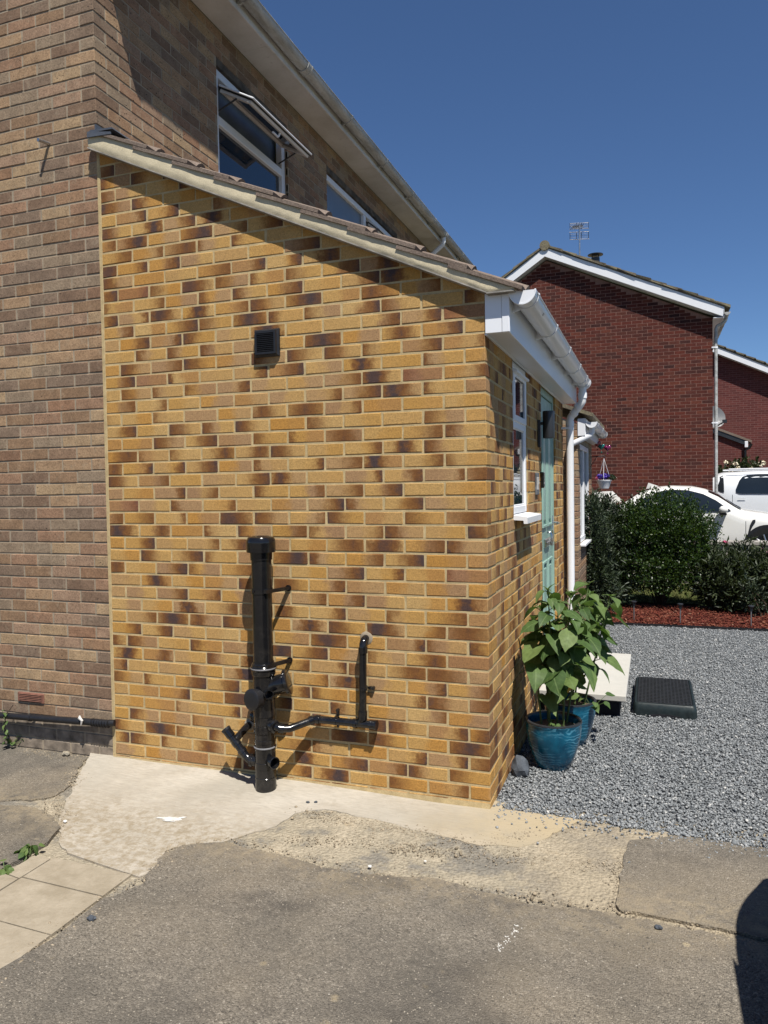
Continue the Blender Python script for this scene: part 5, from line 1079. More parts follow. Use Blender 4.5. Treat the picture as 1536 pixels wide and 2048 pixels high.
for i, (a, b) in enumerate(((1.665, 1.70), (1.73, 1.765))):
    MB().box((W + .0132, a, 1.59), (W + .015, a + .007, 1.68)).box((W + .0132, b - .007, 1.63 if i else 1.59), (W + .015, b, 1.68)).box((W + .0131, a + .0072, 1.673), (W + .0149, b - .0072, 1.68)).box((W + .0131, a + .0072, 1.59), (W + .0149, b - .0072, 1.597)).build('digit', M['white_flat'], pq)
dbell = thing('doorbell', 'small black doorbell on the brick edge by the green door', 'doorbell', (W, 1.945, 1.66)); MB().bbox((W + .0005, 1.925, 1.60), (W + .028, 1.968, 1.72), .006).build('housing', M['black_plastic'], dbell); MB().cyl((W + .028, 1.946, 1.63), (W + .031, 1.946, 1.63), .013, 16).build('button', M['rubber_ring'], dbell, 40)

# ================================================================== DOORSTEP, PLASTIC STEP, ROCK
ds = thing('doorstep', 'pale slab doorstep on a black base in front of the green door', 'doorstep', (2.68, 2.3, -0.05))
MB().bbox((W + 0.01, 1.80, -0.06), (2.93, 3.05, 0.085), .004).build('base', M['step_base'], ds)
for (a, b) in ((1.715, 2.443), (2.449, 3.10)): MB().bbox((W + .004, a, 0.0865), (2.976, b, 0.130), .005).build('step_slab', M['step_slab'], ds)
ps = thing('plastic_step', 'low dark green plastic step with black gridded top on the gravel', 'step', (3.24, 2.3, -0.05))
sx0, sx1, sy0, sy1 = 3.015, 3.45, 1.86, 2.66
b_ = MB()
def ringp(e, z, r=0.05):
    out = []
    for (cx, cy, a0) in ((sx1 - e - r, sy1 - e - r, 0), (sx0 + e + r, sy1 - e - r, 90), (sx0 + e + r, sy0 + e + r, 180), (sx1 - e - r, sy0 + e + r, 270)):
        for k in range(5): a = R(a0 + 22.5 * k); out.append((cx + r * math.cos(a), cy + r * math.sin(a), z))
    return out
rs = [ringp(0, -0.05, .035), ringp(0.003, 0.0, .035), ringp(0.007, 0.034, .034), ringp(0.016, 0.047, .032), ringp(0.027, 0.0475, .03), ringp(0.031, 0.040, .03)]
n = len(rs[0]); b_.add([p for q in rs for p in q], [(k * n + i, k * n + (i + 1) % n, (k + 1) * n + (i + 1) % n, (k + 1) * n + i) for k in range(len(rs) - 1) for i in range(n)] + [tuple(range((len(rs) - 1) * n, len(rs) * n))])
b_.build('body', M['step_green'], ps, 35)
gx = MB(); nxg, nyg = 14, 18
for i in range(nxg + 1): x = sx0 + .038 + (sx1 - sx0 - .076) * i / nxg; gx.box((x - .005, sy0 + .034, .0405), (x + .005, sy1 - .034, .0495))
gx.build('grid_ribs', M['step_black'], ps); gy = MB()
for j in range(nyg + 1): y = sy0 + .038 + (sy1 - sy0 - .076) * j / nyg; gy.box((sx0 + .034, y - .010, .0407), (sx1 - .034, y + .010, .0502))
gy.build('grid_ribs', M['step_black'], ps)
hn = MB().prism([(3.10, -.051), (3.14, -.028), (3.20, -.02), (3.27, -.02), (3.33, -.028), (3.37, -.051)], lambda x, z: (x, sy0 - .0015, z), lambda x, z: (x, sy0 + .02, z)).build('hand_slot', M['step_base'], ps)
rk = MB(); bm = bmesh.new(); bmesh.ops.create_icosphere(bm, subdivisions=2, radius=1.0)
for v in bm.verts:
    c_ = v.co.copy(); q = 1 + 0.30 * mnoise.noise(c_ * 1.3 + Vector((3, 1, 7))); v.co = Vector((c_.x * .052 * q, c_.y * .05 * q, c_.z * .066 * q))
bm.verts.index_update(); rk.add([v.co + Vector((2.437, 0.50, 0.0)) for v in bm.verts], [tuple(v.index for v in f.verts) for f in bm.faces]); bm.free()
tag(rk.build('rock', M['rock']), 'dark grey angular rock against the buff brick corner', 'rock')

# ================================================================== POTS AND SUNFLOWERS
def pot(loc, label, s=1.0, rot=0.0):
    p = thing('plant_pot', label, 'plant pot', loc, 'marbled blue glazed pots')
    prof_ = [(0.088, 0.0), (0.095, 0.004), (0.118, 0.06), (0.142, 0.13), (0.156, 0.19), (0.161, 0.235), (0.160, 0.262), (0.164, 0.270), (0.165, 0.278), (0.161, 0.284), (0.151, 0.284), (0.147, 0.275), (0.145, 0.24), (0.140, 0.20)]
    m = MB().lathe([(r * s, z * s) for r, z in prof_], 48, cap=False); m.add([(0.088 * s * math.cos(2 * math.pi * k / 48), 0.088 * s * math.sin(2 * math.pi * k / 48), 0) for k in range(48)], [tuple(range(48))])
    me = m.mesh('body', M['glaze'], 40); o = bpy.data.objects.new('body', me); C.objects.link(o); o.parent = p; o.rotation_euler = (0, 0, rot)
    s_ = MB().lathe([(0.001, 0.243), (0.05, 0.246), (0.10, 0.240), (0.144, 0.236)], 30, cap=False); s_.v = [(x * s, y * s, (z + 0.008 * mnoise.noise(Vector((x * 30, y * 30, loc[0])))) * s) for x, y, z in s_.v]
    o = bpy.data.objects.new('soil', s_.mesh('soil', M['soil'], 60)); C.objects.link(o); o.parent = p
    rm = MB().lathe([(0.1642, 0.2745), (0.1656, 0.278), (0.162, 0.2855), (0.150, 0.2855), (0.146, 0.275)], 48, cap=False); rm.v = [(x * s, y * s, z * s) for x, y, z in rm.v]
    o = bpy.data.objects.new('rim', rm.mesh('rim', M['dark_metal'], 50)); C.objects.link(o); o.parent = p
    return p
P1 = (2.600, 0.70, -0.045); P2 = (2.65, 1.15, -0.045)
pot(P1, 'marbled blue glazed pot nearest the camera by the brick corner', 1.0, 2.4); pot(P2, 'marbled blue glazed pot partly hidden behind the front one', 1.0, 4.0)
def leaf_mesh(seed, droop, fold, wide):
    rr = random.Random(seed); nx_, half = 7, 2; V = []; F = []
    for i in range(nx_ + 1):
        t_ = i / nx_; w = wide * (math.sin(math.pi * min(1, (t_ * 0.99 + 0.03)) ** 0.78)) ** 0.85 * (1 - 0.28 * t_) if i < nx_ else 0.0
        w = max(w, 0.012 if 0 < i < nx_ else 0.004)
        for j in range(-half, half + 1):
            s_ = j / half; x = t_ - 0.17 * abs(s_) * (1 - t_) ** 3; y = w * s_
            z = fold * abs(y) - droop * t_ * t_ + 0.035 * math.sin(t_ * 7 + s_ * 3 + seed) * abs(s_)
            jag = 0.03 * rr.uniform(-1, 1) if abs(s_) == 1 and 0 < i < nx_ else 0
            V.append((x, y + jag * (1 if s_ > 0 else -1), z))
    m = 2 * half + 1
    for i in range(nx_):
        for j in range(m - 1): F.append((i * m + j, (i + 1) * m + j, (i + 1) * m + j + 1, i * m + j + 1))
    b = MB(); b.add(V, F); return b.mesh('leaf', M['sun_leaf'], 80, fix=False)
LEAVES = [leaf_mesh(1, 0.35, 0.22, 0.52), leaf_mesh(2, 0.55, 0.3, 0.47), leaf_mesh(3, 0.2, 0.12, 0.55), leaf_mesh(4, 0.7, 0.25, 0.5), leaf_mesh(5, 0.45, -0.1, 0.46)]
TINY = leaf_mesh(9, 0.3, 0.3, 0.22)
def sunflower(base, top, label, n, smin, smax, seed, low=0.25):
    rr = random.Random(seed); b = Vector(base); tp = Vector(top)
    p = thing('sunflower_plant', label, 'plant', base, 'sunflower plants in the blue pots')
    mid = (b + tp) / 2 + Vector((rr.uniform(-.02, .02), rr.uniform(-.02, .02), 0)); N_ = 8; path_ = []
    for i in range(N_ + 1):
        q = i / N_; path_.append(b * (1 - q) ** 2 + mid * 2 * q * (1 - q) + tp * q * q)
    MB().tube(path_, [0.0065 - 0.003 * i / N_ for i in range(N_ + 1)], 8).build('stem', M['stem'], p, 60)
    az = rr.uniform(0, 6.28)
    for k in range(n):
        q = low + (1 - low) * (k + 0.5) / n; o = b * (1 - q) ** 2 + mid * 2 * q * (1 - q) + tp * q * q
        az += 2.4 + rr.uniform(-.4, .4); s_ = smin + (smax - smin) * (math.sin(math.pi * (0.15 + 0.7 * q)) * rr.uniform(.3, 1.15))
        el = (0.35 + 0.3 * q) * rr.uniform(.3, 1.2); pl = s_ * rr.uniform(.35, .7)
        dr = Vector((math.cos(az) * math.cos(el), math.sin(az) * math.cos(el), math.sin(el))); e = o + dr * pl
        if e.x < W + 0.045 or (e + dr * s_ * .9).x < W + 0.02: az += math.pi * .75; dr = Vector((abs(math.cos(az)) * math.cos(el), math.sin(az) * math.cos(el), math.sin(el))); e = o + dr * pl; az = math.atan2(dr.y, dr.x)
        MB().tube([o, o + dr * pl * .5 + Vector((0, 0, .006)), e], [.003, .0025, .002], 6).build('petiole', M['stem'], p, 60)
        lo_ = bpy.data.objects.new('leaf', LEAVES[rr.randrange(5)]); lo_.location = e; lo_.scale = (s_, s_, s_)
        lo_.rotation_euler = (rr.uniform(-.5, .5), rr.uniform(0.05, 0.75) * (1.25 - q * .7), az + rr.uniform(-.3, .3)); link(lo_, p)
    for k in range(5):
        lo_ = bpy.data.objects.new('leaf', TINY); lo_.location = tp; s_ = rr.uniform(.04, .075); lo_.scale = (s_,) * 3; lo_.rotation_euler = (0, -rr.uniform(.2, 1.0), 6.28 * k / 5 + rr.random()); link(lo_, p)
    return p
Z1 = 0.20
sunflower((2.53, 0.70, Z1), (2.50, 0.72, 0.74), 'short sunflower plant leaning to the brick wall in the front pot', 11, .05, .145, 1, 0.22)
sunflower((2.58, 0.66, Z1), (2.575, 0.70, 1.00), 'tallest sunflower plant rising from the front pot', 20, .05, .145, 2, 0.34)
sunflower((2.62, 0.72, Z1), (2.635, 0.70, 0.93), 'upright sunflower plant at the middle of the front pot', 19, .05, .145, 3, 0.34)
sunflower((2.66, 0.67, Z1), (2.70, 0.66, 0.84), 'sunflower plant at the front right of the front pot', 17, .05, .145, 4, 0.32)
sunflower((2.67, 0.76, Z1), (2.76, 0.82, 0.90), 'sunflower plant leaning right from the front pot', 17, .05, .145, 5, 0.34)
sunflower((2.56, 0.77, Z1), (2.52, 0.83, 0.86), 'sunflower plant at the back of the front pot by the wall', 14, .05, .145, 6, 0.36)
sunflower((2.60, 1.15, Z1), (2.65, 1.28, 0.90), 'sunflower plant nearest the door in the rear pot', 15, .05, .145, 7, 0.32)
sunflower((2.68, 1.11, Z1), (2.77, 1.14, 0.98), 'tall sunflower plant at the middle of the rear pot', 20, .05, .145, 8, 0.29)
sunflower((2.735, 1.17, Z1), (2.90, 1.22, 0.90), 'sunflower plant spreading right over the doorstep from the rear pot', 20, .05, .145, 9, 0.24)
sunflower((2.65, 1.23, Z1), (2.77, 1.38, 0.88), 'sunflower plant at the back of the rear pot', 15, .05, .145, 10, 0.32)
def small_weed(loc, label, n, s0, s1, seed, mat=None, h=0.05, name='weed'):
    rr = random.Random(seed); p = thing(name, label, 'weed', loc, None); base = Vector(loc)
    for k in range(n):
        a = rr.uniform(0, 6.28); q = rr.uniform(.2, 1); e = base + Vector((math.cos(a) * q * h, math.sin(a) * q * h, rr.uniform(.2, 1) * h))
        MB().tube([base, e], .0015, 5).build('stem', M['stem'], p)
        lo_ = bpy.data.objects.new('leaf', LEAVES[rr.randrange(5)] if mat is None else mat); lo_.location = e; s_ = rr.uniform(s0, s1); lo_.scale = (s_,) * 3; lo_.rotation_euler = (rr.uniform(-.4, .4), rr.uniform(-.2, .7), a); link(lo_, p)
small_weed((0.455, -1.12, -0.045), 'leafy green weed in the gap beside the slab path', 11, .025, .05, 1, h=.045)
small_weed((0.46, -1.27, -0.045), 'smaller green weed at the left edge beside the slab path', 6, .02, .045, 2, h=.035)
small_weed((2.60, 0.60, 0.195), 'small seedlings on the soil of the front pot', 9, .025, .05, 3, h=.06, name='seedling')
small_weed((2.79, 1.12, 0.20), 'small drooping seedling at the rim of the rear pot', 8, .04, .07, 6, h=.10, name='seedling')
small_weed((-0.79, -0.02, -0.03), 'dusty ivy tuft at the foot of the brown wall', 12, .02, .035, 4, h=.06)
iv = thing('ivy_sprig', 'thin ivy sprig climbing over the black pipe on the brown wall', 'ivy', (-0.79, -0.06, 0.1)); rr = random.Random(4)
MB().tube([(-0.77, -0.05, 0.0), (-0.80, -0.08, 0.10), (-0.79, -0.075, 0.19), (-0.775, -0.03, 0.24)], .003, 6).build('stem', M['twig'], iv)
for k in range(12): lo_ = bpy.data.objects.new('leaf', LEAVES[k % 5]); lo_.location = (-0.79 + rr.uniform(-.02, .02), -0.075 + rr.uniform(-.01, .01), 0.01 + 0.019 * k); s_ = rr.uniform(.02, .035); lo_.scale = (s_,) * 3; lo_.rotation_euler = (rr.uniform(-.5, .5), .5, rr.uniform(3.5, 5.8)); link(lo_, iv)
yl = bpy.data.meshes.new('leaf'); yl = LEAVES[3].copy(); yl.materials[0] = M['yellow_leaf']
yo = bpy.data.objects.new('yellow_leaf', yl); yo.location = (2.685, 0.74, 0.46); yo.scale = (.085, .075, .085); yo.rotation_euler = (0, 1.35, -0.9); C.objects.link(yo); tag(yo, 'single yellow withered leaf hanging among the sunflower stems', 'leaf')

# ================================================================== SHRUBS
def shrub(name, label, cat, base, clumps, n, size, asp, mat, seed, cover=0.55, sprigs=0, group='shrubs behind the bark bed', up=0.3):
    """clumps: (cx,cy,cz,rx,ry,rz); leaves are small folded diamonds spread through the clumps"""
    g = np.random.default_rng(seed); p = thing(name, label, cat, base, group)
    vol = np.array([c[3] * c[4] * c[5] for c in clumps]); cnt = (n * vol ** .8 / (vol ** .8).sum()).astype(int); P = []; O = []
    for c, k in zip(clumps, cnt):
        d = g.normal(0, 1, (k, 3)); d /= np.linalg.norm(d, axis=1)[:, None]
        lump = 1 + 0.22 * np.sin(d[:, 0] * 7 + seed) * np.sin(d[:, 1] * 6 + c[0] * 9) + 0.16 * np.sin(d[:, 2] * 11 + c[1] * 5) + 0.1 * np.sin(d[:, 0] * 19 + d[:, 2] * 17)
        r = (0.35 + 0.65 * g.random(k) ** cover) * lump
        P.append(np.array(c[:3]) + d * r[:, None] * np.array(c[3:])); O.append(d)
    if sprigs:
        for _ in range(sprigs):
            c = clumps[g.integers(len(clumps))]; d = g.normal(0, 1, 3); d[2] = abs(d[2]) + .4; d /= np.linalg.norm(d); s0 = np.array(c[:3]) + d * np.array(c[3:]) * 0.9; L = g.uniform(.06, .22); k = int(L / .008)
            t_ = np.linspace(0, 1, k)[:, None]; dirn = d * .6 + np.array([0, 0, .7]); dirn /= np.linalg.norm(dirn); P.append(s0 + dirn * L * t_ + g.normal(0, .010, (k, 3))); O.append(np.tile(dirn, (k, 1)) + g.normal(0, .6, (k, 3)))
    P = np.concatenate(P); O = np.concatenate(O); m = P[:, 2] > -0.04; P, O = P[m], O[m]; k = len(P)
    a = O + g.normal(0, .7, (k, 3)) + np.array([0, 0, up]); a /= np.linalg.norm(a, axis=1)[:, None]; b = np.cross(a, g.normal(0, 1, (k, 3))); b /= np.linalg.norm(b, axis=1)[:, None]; nn_ = np.cross(a, b)
    s_ = size * g.uniform(.6, 1.3, k)[:, None]
    V = np.stack([P, P + a * s_ * .5 + b * s_ * asp + nn_ * s_ * .12, P + a * s_, P + a * s_ * .5 - b * s_ * asp + nn_ * s_ * .12], 1).reshape(-1, 3)
    i = np.arange(k)[:, None] * 4; F = np.concatenate([i + np.array([[0, 1, 2]]), i + np.array([[0, 2, 3]])])
    fastmesh('crown', V, F, mat, p)
    rr = random.Random(seed)
    for c in clumps:
        for _ in range(3):
            e = Vector((c[0] + rr.uniform(-.6, .6) * c[3], c[1] + rr.uniform(-.6, .6) * c[4], c[2] + rr.uniform(-.2, .6) * c[5])); b0 = Vector(base) + Vector((rr.uniform(-.08, .08), rr.uniform(-.05, .05), -.02)); md = (b0 + e) / 2 + Vector((rr.uniform(-.08, .08), rr.uniform(-.08, .08), .03))
            MB().tube([b0, md, e], [.014, .009, .004], 6).build('branch', M['twig'], p, 60)
    return p
shrub('evergreen_shrub', 'large dense small-leaved evergreen shrub in front of the white hatchback', 'shrub', (3.25, 7.0, -.04), [(3.05, 7.0, .72, .46, .45, .56), (3.5, 7.0, .78, .48, .45, .58), (3.27, 7.0, 1.06, .5, .42, .42), (3.66, 6.95, .86, .24, .3, .30), (2.88, 6.95, .98, .26, .3, .30), (3.25, 6.85, .45, .5, .4, .30)], 38000, .033, .32, M['leaf_box'], 1, .5, 240)
shrub('feathery_shrub', 'loose feathery shrub between the white downpipe and the big evergreen', 'shrub', (2.5, 6.9, -.04), [(2.32, 6.9, .75, .36, .35, .55), (2.64, 6.85, .72, .30, .3, .52), (2.36, 6.95, 1.12, .28, .3, .28), (2.55, 6.9, 1.05, .25, .3, .28), (2.5, 6.8, .30, .42, .35, .35)], 15000, .075, .13, M['leaf_grey'], 2, .6, 50)
shrub('lance_leaf_shrub', 'long-leaved shrub right of the big evergreen, below the white car', 'shrub', (4.05, 6.95, -.04), [(3.95, 6.95, .40, .32, .4, .30), (4.27, 6.95, .42, .32, .4, .30), (4.1, 6.8, .24, .40, .35, .24)], 6500, .085, .14, M['leaf_long'], 3, .6, 60)
shrub('lance_leaf_shrub', 'long-leaved shrub cut by the right edge of the picture', 'shrub', (4.75, 6.9, -.04), [(4.62, 6.9, .40, .32, .4, .30), (4.95, 6.95, .45, .4, .4, .34), (4.7, 6.75, .24, .4, .35, .26)], 6500, .085, .14, M['leaf_long'], 4, .6, 60)
shrub('lavender_shrub', 'grey green lavender-like shrub just behind the white downpipe', 'shrub', (2.50, 5.92, -.04), [(2.50, 5.92, .70, .17, .2, .62), (2.44, 5.95, 1.18, .12, .16, .26), (2.56, 5.9, .35, .2, .2, .36)], 5200, .07, .12, M['leaf_grey'], 8, .6, 26)
shrub('low_shrub', 'low pale green shrublet at the front edge of the bark by the right', 'shrub', (4.35, 6.35, -.04), [(4.33, 6.4, .18, .16, .14, .2)], 500, .05, .2, M['leaf_grey'], 5, .7, 8)
shrub('rose_bush', 'rose bush with cream blooms beyond the white SUV', 'shrub', (5.6, 20.3, .15), [(5.35, 20.3, 1.75, .45, .4, .45), (5.7, 20.3, 1.9, .45, .4, .42), (5.5, 20.3, 1.0, .5, .4, .8)], 4000, .09, .35, M['leaf_long'], 6, .5, 10, group='')
rz = thing('rose_blooms', 'cluster of cream rose blooms on the bush beyond the SUV', 'flowers', (5.5, 20, 2.0)); 
for k, (x, z) in enumerate(((5.16, 2.22), (5.42, 2.18), (5.48, 2.05), (5.55, 1.90), (5.70, 1.94), (5.82, 2.02), (5.88, 1.95), (5.3, 1.95))): petals((x, 19.85, z), (.06, .06, .06), 40, M['cream_rose'], 'bloom', rz, 20 + k, .03)
wf = thing('white_flower', 'single pale flower on a stalk above the white SUV roof', 'flower', (6.15, 20.3, .15)); MB().tube([(6.15, 20.3, .15), (6.17, 20.3, 1.4), (6.16, 20.3, 2.15)], .008, 6).build('stalk', M['stem'], wf); petals((6.16, 20.28, 2.17), (.10, .06, .10), 60, M['cream_rose'], 'bloom', wf, 50, .035)
def flower_tuft(loc, label, mat, spots, seed):
    p = thing('flowering_plant', label, 'flowers', loc, 'pink flowers among the shrubs')
    for k, (dx_, dz_) in enumerate(spots):
        q = (loc[0] + dx_, loc[1], loc[2] + dz_); MB().tube([loc, q], .004, 6).build('stem', M['stem'], p); petals(q, (.035, .03, .022), 34, mat, 'bloom', p, seed + k, .018)
flower_tuft((4.10, 7.5, .3), 'single bright pink bloom in front of the white car door', M['pink'], [(0.0, .50)], 60)
flower_tuft((4.55, 7.4, .25), 'cluster of pale pink blooms at the right by the low wall', simple('pale_pink_petals', (.62, .36, .42), .6, .2, .2, 60), [(0, .46), (.07, .42), (.13, .47), (.20, .43), (.16, .38)], 70)
gw = thing('garden_wall', 'low grey garden wall between the shrubs and the cars', 'wall', (5, 9.3, 0)); MB().bbox((2.6, 9.2, -.05), (9.0, 9.42, .63), .01).build('wall', M['grey_wall'], gw)
for i in range(14): MB().bbox((2.6 + .46 * i, 9.16, .632), (3.052 + .46 * i, 9.46, .695), .008).build('coping_stone', M['grey_wall'], gw)
for (x, y, lab) in ((2.942, 5.70, 'slim stake light at the left end of the bark bed'), (3.46, 5.62, 'slim stake light in the middle of the bark bed'), (4.214, 5.65, 'slim stake light at the right end of the bark bed')):
    s_ = thing('solar_stake_light', lab, 'garden light', (x, y, -.05), 'stake lights along the bark bed')
    MB().cyl((x, y, -.08), (x, y, .15), .008, 10).build('stake', M['steel'], s_, 40); MB().cyl((x, y, .15), (x, y, .195), .018, 16, .024).build('lens', M['car_glass'], s_, 40); MB().lathe([(.032, .195), (.034, .198), (.034, .208), (.026, .214), (.001, .216)], 18, (x, y, 0)).build('cap', M['dark_metal'], s_, 40)

# ================================================================== CARS
def car(name, label, loc, rz, L, Wd, ht, paint, spec):
    """body lofted from a side profile; windows lie on the body's own surface"""
    c = thing(name, label, 'car', loc, 'parked cars'); mm = Matrix.Translation(loc) @ Matrix.Rotation(rz, 4, 'Z')
    tops = spec['top']; bots = spec['bot']; belt = spec['belt']; tumble = spec['tumble']
    itp = lambda pts, x: float(np.interp(x, [p[0] for p in pts], [p[1] for p in pts]))
    def plan(x): e = x / L; return (1 - 0.16 * max(0, (0.14 - e) / 0.14) ** 2 - 0.26 * max(0, (e - 0.82) / 0.18) ** 2.2)
    def hw(x, z):
        zt, zb = itp(tops, x), itp(bots, x); s_ = max(0, min(1, (z - zb) / max(.01, zt - zb)))
        w = Wd / 2 * plan(x) * (1 - .05 * (1 - min(1, (z - zb) / .35)) ** 2)
        if z > belt: w *= 1 - tumble * ((z - belt) / (ht - belt)) ** 1.25
        return w * (1 - s_ ** 16) ** .38 if s_ < 1 else 0
    N_ = 64; S_ = [0, .08, .2, .32, .44, .55, .65, .74, .82, .88, .925, .955, .975, .99, .9985]; V = []; F = []
    for i in range(N_ + 1):
        x = L * i / N_; zt, zb = itp(tops, x), itp(bots, x); sec_ = [(hw(x, zb + (zt - zb) * s_), zb + (zt - zb) * s_) for s_ in S_]
        for (w, z) in sec_: V.append((x, -w, z))
        for (w, z) in reversed(sec_): V.append((x, w, z))
    m = 2 * len(S_)
    for i in range(N_):
        for j in range(m): F.append((i * m + j, (i + 1) * m + j, (i + 1) * m + (j + 1) % m, i * m + (j + 1) % m))
    F.append(tuple(range(m))); F.append(tuple(range(N_ * m, (N_ + 1) * m)))
    MB().add([mm @ Vector(v) for v in V], F).build('body', paint, c, 30)
    def patch(nm, cols, mat, off=.006, side=-1, rows=5):
        b = MB(); k = len(cols)
        for (x, z0, z1) in cols:
            for r_ in range(rows): z = z0 + (z1 - z0) * r_ / (rows - 1); b.v.append(mm @ Vector((x, side * (hw(x, z) + off), z)))
        b.f = [(i * rows + r_, (i + 1) * rows + r_, (i + 1) * rows + r_ + 1, i * rows + r_ + 1) for i in range(k - 1) for r_ in range(rows - 1)]; return b.build(nm, mat, c, 60)
    for side in (-1, 1):
        for wcols in spec['windows']: patch('side_window', wcols, M['car_glass'], .014, side)
        for wcols in spec.get('pillars', ()): patch('window_pillar', wcols, M['black_plastic'], .016, side)
        for wcols in spec.get('vents', ()): patch('fender_vent', wcols, M['black_matt'], .012, side)
        for (x, z0, z1) in spec['seams']: patch('door_seam', [(x, z0, z1), (x + .008, z0, z1)], M['black_matt'], .003, side)
        for (x, z) in spec['handles']: patch('door_handle', [(x, z, z + .02), (x + .03, z - .002, z + .03), (x + .15, z - .002, z + .03), (x + .18, z, z + .02)], paint, .025, side)
        mx_, mz = spec['mirror']; y = hw(mx_, mz); b = MB(); b.bbox((mx_ - .06, side * (y + .03) if side > 0 else side * (y + .24), mz - .01), (mx_ + .09, side * (y + .24) if side > 0 else side * (y + .03), mz + .12), .04, mm); mo = b.build('door_mirror', paint, c, 60)
        MB().bbox((mx_ - .05, min(side * (y - .04), side * (y + .22)), mz - .045), (mx_ + .07, max(side * (y - .04), side * (y + .22)), mz - .005), .01, mm).build('mirror_base', M['black_plastic'], mo)
        for wxp in spec['wheels']:
            r_ = spec['wr']; y = Wd / 2 * plan(wxp); q = lambda a, b_, z: mm @ Vector((a, b_, z)); arch = MB(); ys_ = side * (y - .04)
            arch.cyl(q(wxp, side * (y - .25), r_), q(wxp, side * (y + .004), r_), r_ + .065, 36).build('wheel_arch', M['black_matt'], c, 40)
            wh = MB().cyl(q(wxp, side * (y - .2), r_), q(wxp, side * (y + .012), r_), r_, 36).build('wheel', M['tyre'], c, 40)
            MB().cyl(q(wxp, side * (y - .1), r_), q(wxp, side * (y + .018), r_), r_ * .70, 32).build('rim', M['rim_dark'], wh, 40)
            for k in range(10):
                a = 2 * math.pi * k / 10; MB().cyl(q(wxp + .04 * math.cos(a), side * (y + .026), r_ + .04 * math.sin(a)), q(wxp + r_ * .68 * math.cos(a), side * (y + .02), r_ + r_ * .68 * math.sin(a)), .016, 6).build('spoke', M['steel'], wh)
    # windscreen and rear glass follow the profile
    for nm, (xa_, xb_) in (('windscreen', spec['screen']), ('rear_window', spec['rear'])):
        b = MB(); k = 6; rws = 7
        for i in range(k + 1):
            x = xa_ + (xb_ - xa_) * i / k; zt = itp(tops, x)
            for j in range(rws): 
                f_ = -1 + 2 * j / (rws - 1); z = zt - .012 - .03 * f_ ** 4; b.v.append(mm @ Vector((x + .012, f_ * hw(x, zt - .05) * .94, z + .018)))
        b.f = [(i * rws + j, (i + 1) * rws + j, (i + 1) * rws + j + 1, i * rws + j + 1) for i in range(k) for j in range(rws - 1)]; b.build(nm, M['car_glass'], c, 60)
    return c, mm, hw
hatch = dict(top=[(0, .80), (.05, .96), (.25, 1.04), (.45, 1.10), (.62, 1.20), (.85, 1.34), (1.1, 1.415), (1.5, 1.44), (1.9, 1.425), (2.2, 1.36), (2.45, 1.25), (2.8, 1.03), (2.95, .965), (3.3, .92), (3.7, .84), (3.95, .74), (4.08, .60), (4.1, .5)],
    bot=[(0, .42), (.15, .22), (.6, .2), (3.7, .18), (4.0, .22), (4.1, .35)], belt=.93, tumble=.27,
    windows=[[(.72, .98, 1.0), (.95, .97, 1.20), (1.25, .96, 1.325), (1.48, .955, 1.355)], [(1.52, .955, 1.358), (1.85, .95, 1.345), (2.15, .945, 1.27), (2.4, .945, 1.15), (2.62, .95, 1.0), (2.68, .955, .97)]],
    pillars=[[(1.475, .955, 1.355), (1.525, .955, 1.357)]], vents=[[(2.985, .42, .48), (3.01, .50, .60), (3.04, .59, .72), (3.08, .68, .79), (3.13, .75, .80)]], seams=[(2.95, .3, .92), (1.5, .3, .94), (.78, .62, .95)], handles=[(1.62, .83), (.92, .84)], mirror=(2.52, .93), wheels=(.72, 3.35), wr=.32, screen=(2.24, 2.86), rear=(.5, 1.05))
def squeeze(sp, k):
    o = dict(sp)
    for key in ('top', 'bot'): o[key] = [(x * k, z) for x, z in sp[key]]
    for key in ('windows', 'pillars', 'vents'): o[key] = [[(x * k, a, b) for x, a, b in w] for w in sp.get(key, ())]
    o['seams'] = [(x * k, a, b) for x, a, b in sp['seams']]; o['handles'] = [(x * k, z) for x, z in sp['handles']]
    o['mirror'] = (sp['mirror'][0] * k, sp['mirror'][1]); o['wheels'] = tuple(x * k for x in sp['wheels']); o['screen'] = tuple(x * k for x in sp['screen']); o['rear'] = tuple(x * k for x in sp['rear']); return o
ch, cm, chw = car('white_hatchback', 'white hatchback with rear wing parked behind the big shrub', (2.20, 12.32, 0.15), R(-4), 3.65, 1.78, 1.44, M['car_white'], squeeze(hatch, 0.89))
sp_ = MB(); q = lambda x, y, z: cm @ Vector((x, y, z))
for s_ in (-1, 1): sp_.prism([(-.12, 1.33), (.10, 1.335), (.26, 1.16), (.06, 1.14)], lambda x, z, s_=s_: q(x, s_ * .80, z), lambda x, z, s_=s_: q(x, s_ * .765, z)); sp_.prism([(.1, 1.08), (.3, 1.1), (.26, 1.2), (.08, 1.2)], lambda x, z, s_=s_: q(x, s_ * .62, z), lambda x, z, s_=s_: q(x, s_ * .60, z))
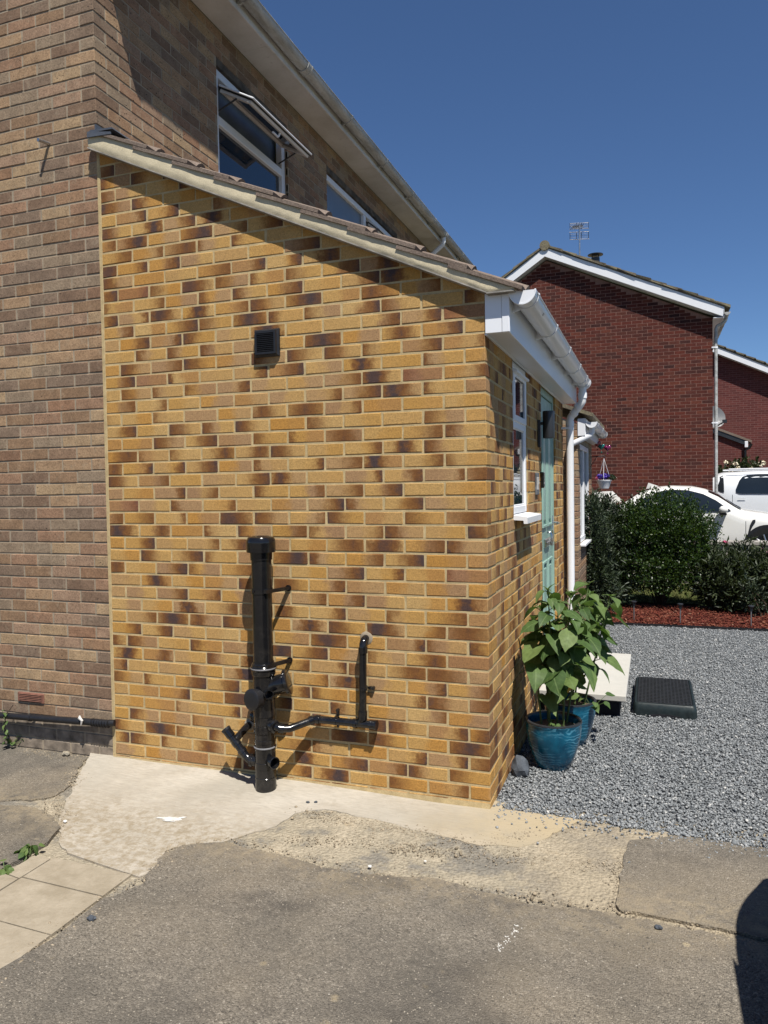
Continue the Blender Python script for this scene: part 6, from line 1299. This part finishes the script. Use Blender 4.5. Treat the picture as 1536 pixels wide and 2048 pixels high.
sp_.prism([(-.05, 1.235), (.14, 1.245), (.17, 1.225), (.12, 1.21), (-.03, 1.215)], lambda x, z: q(x, -.764, z), lambda x, z: q(x, .764, z)); sp_.build('rear_wing', M['car_white'], ch)
MB().prism([(.84, 1.36), (.89, 1.50), (1.08, 1.43)], lambda x, z: q(x, -.03, z), lambda x, z: q(x, .03, z)).build('roof_fin', M['car_white'], ch)
suv = dict(top=[(0, 1.0), (.06, 1.35), (.2, 1.62), (.45, 1.72), (1.2, 1.755), (2.0, 1.74), (2.5, 1.66), (2.85, 1.42), (3.15, 1.17), (3.4, 1.12), (4.1, 1.05), (4.4, .95), (4.55, .7)], bot=[(0, .5), (.2, .3), (4.3, .28), (4.55, .45)], belt=1.16, tumble=.16,
    windows=[[(.28, 1.30, 1.34), (.36, 1.24, 1.60), (.44, 1.22, 1.64)], [(.70, 1.22, 1.30), (.78, 1.19, 1.50), (.86, 1.185, 1.60), (1.0, 1.185, 1.64), (1.25, 1.18, 1.655), (1.5, 1.18, 1.655)], [(1.62, 1.18, 1.66), (2.1, 1.175, 1.645), (2.4, 1.17, 1.56), (2.75, 1.165, 1.30), (2.85, 1.165, 1.2)]],
    pillars=[[(1.495, 1.18, 1.66), (1.625, 1.18, 1.66)]], seams=[(1.56, .4, 1.17), (.62, .75, 1.17)], handles=[(.74, 1.06), (1.64, 1.06)], mirror=(2.7, 1.17), wheels=(.82, 3.6), wr=.36, screen=(2.55, 3.1), rear=(.06, .3))
suvc, sm_, _h = car('white_suv', 'tall white SUV parked beyond the red house corner', (4.36, 17.0, 0.17), 0.0, 4.55, 1.9, 1.755, M['car_white2'], suv)
MB().bbox((.55, -.80, 1.762), (2.3, -.765, 1.80), .01, sm_).bbox((.55, .765, 1.762), (2.3, .80, 1.80), .01, sm_).build('roof_rail', M['upvc_soft'], suvc)
# a dark car outside the right edge: only its shadow falls into view
car('dark_hatchback', 'dark car beyond the right edge whose shadow falls on the tarmac', (4.64, -0.64, -0.045), R(-90), 4.1, 1.78, 1.44, M['car_dark'], hatch)
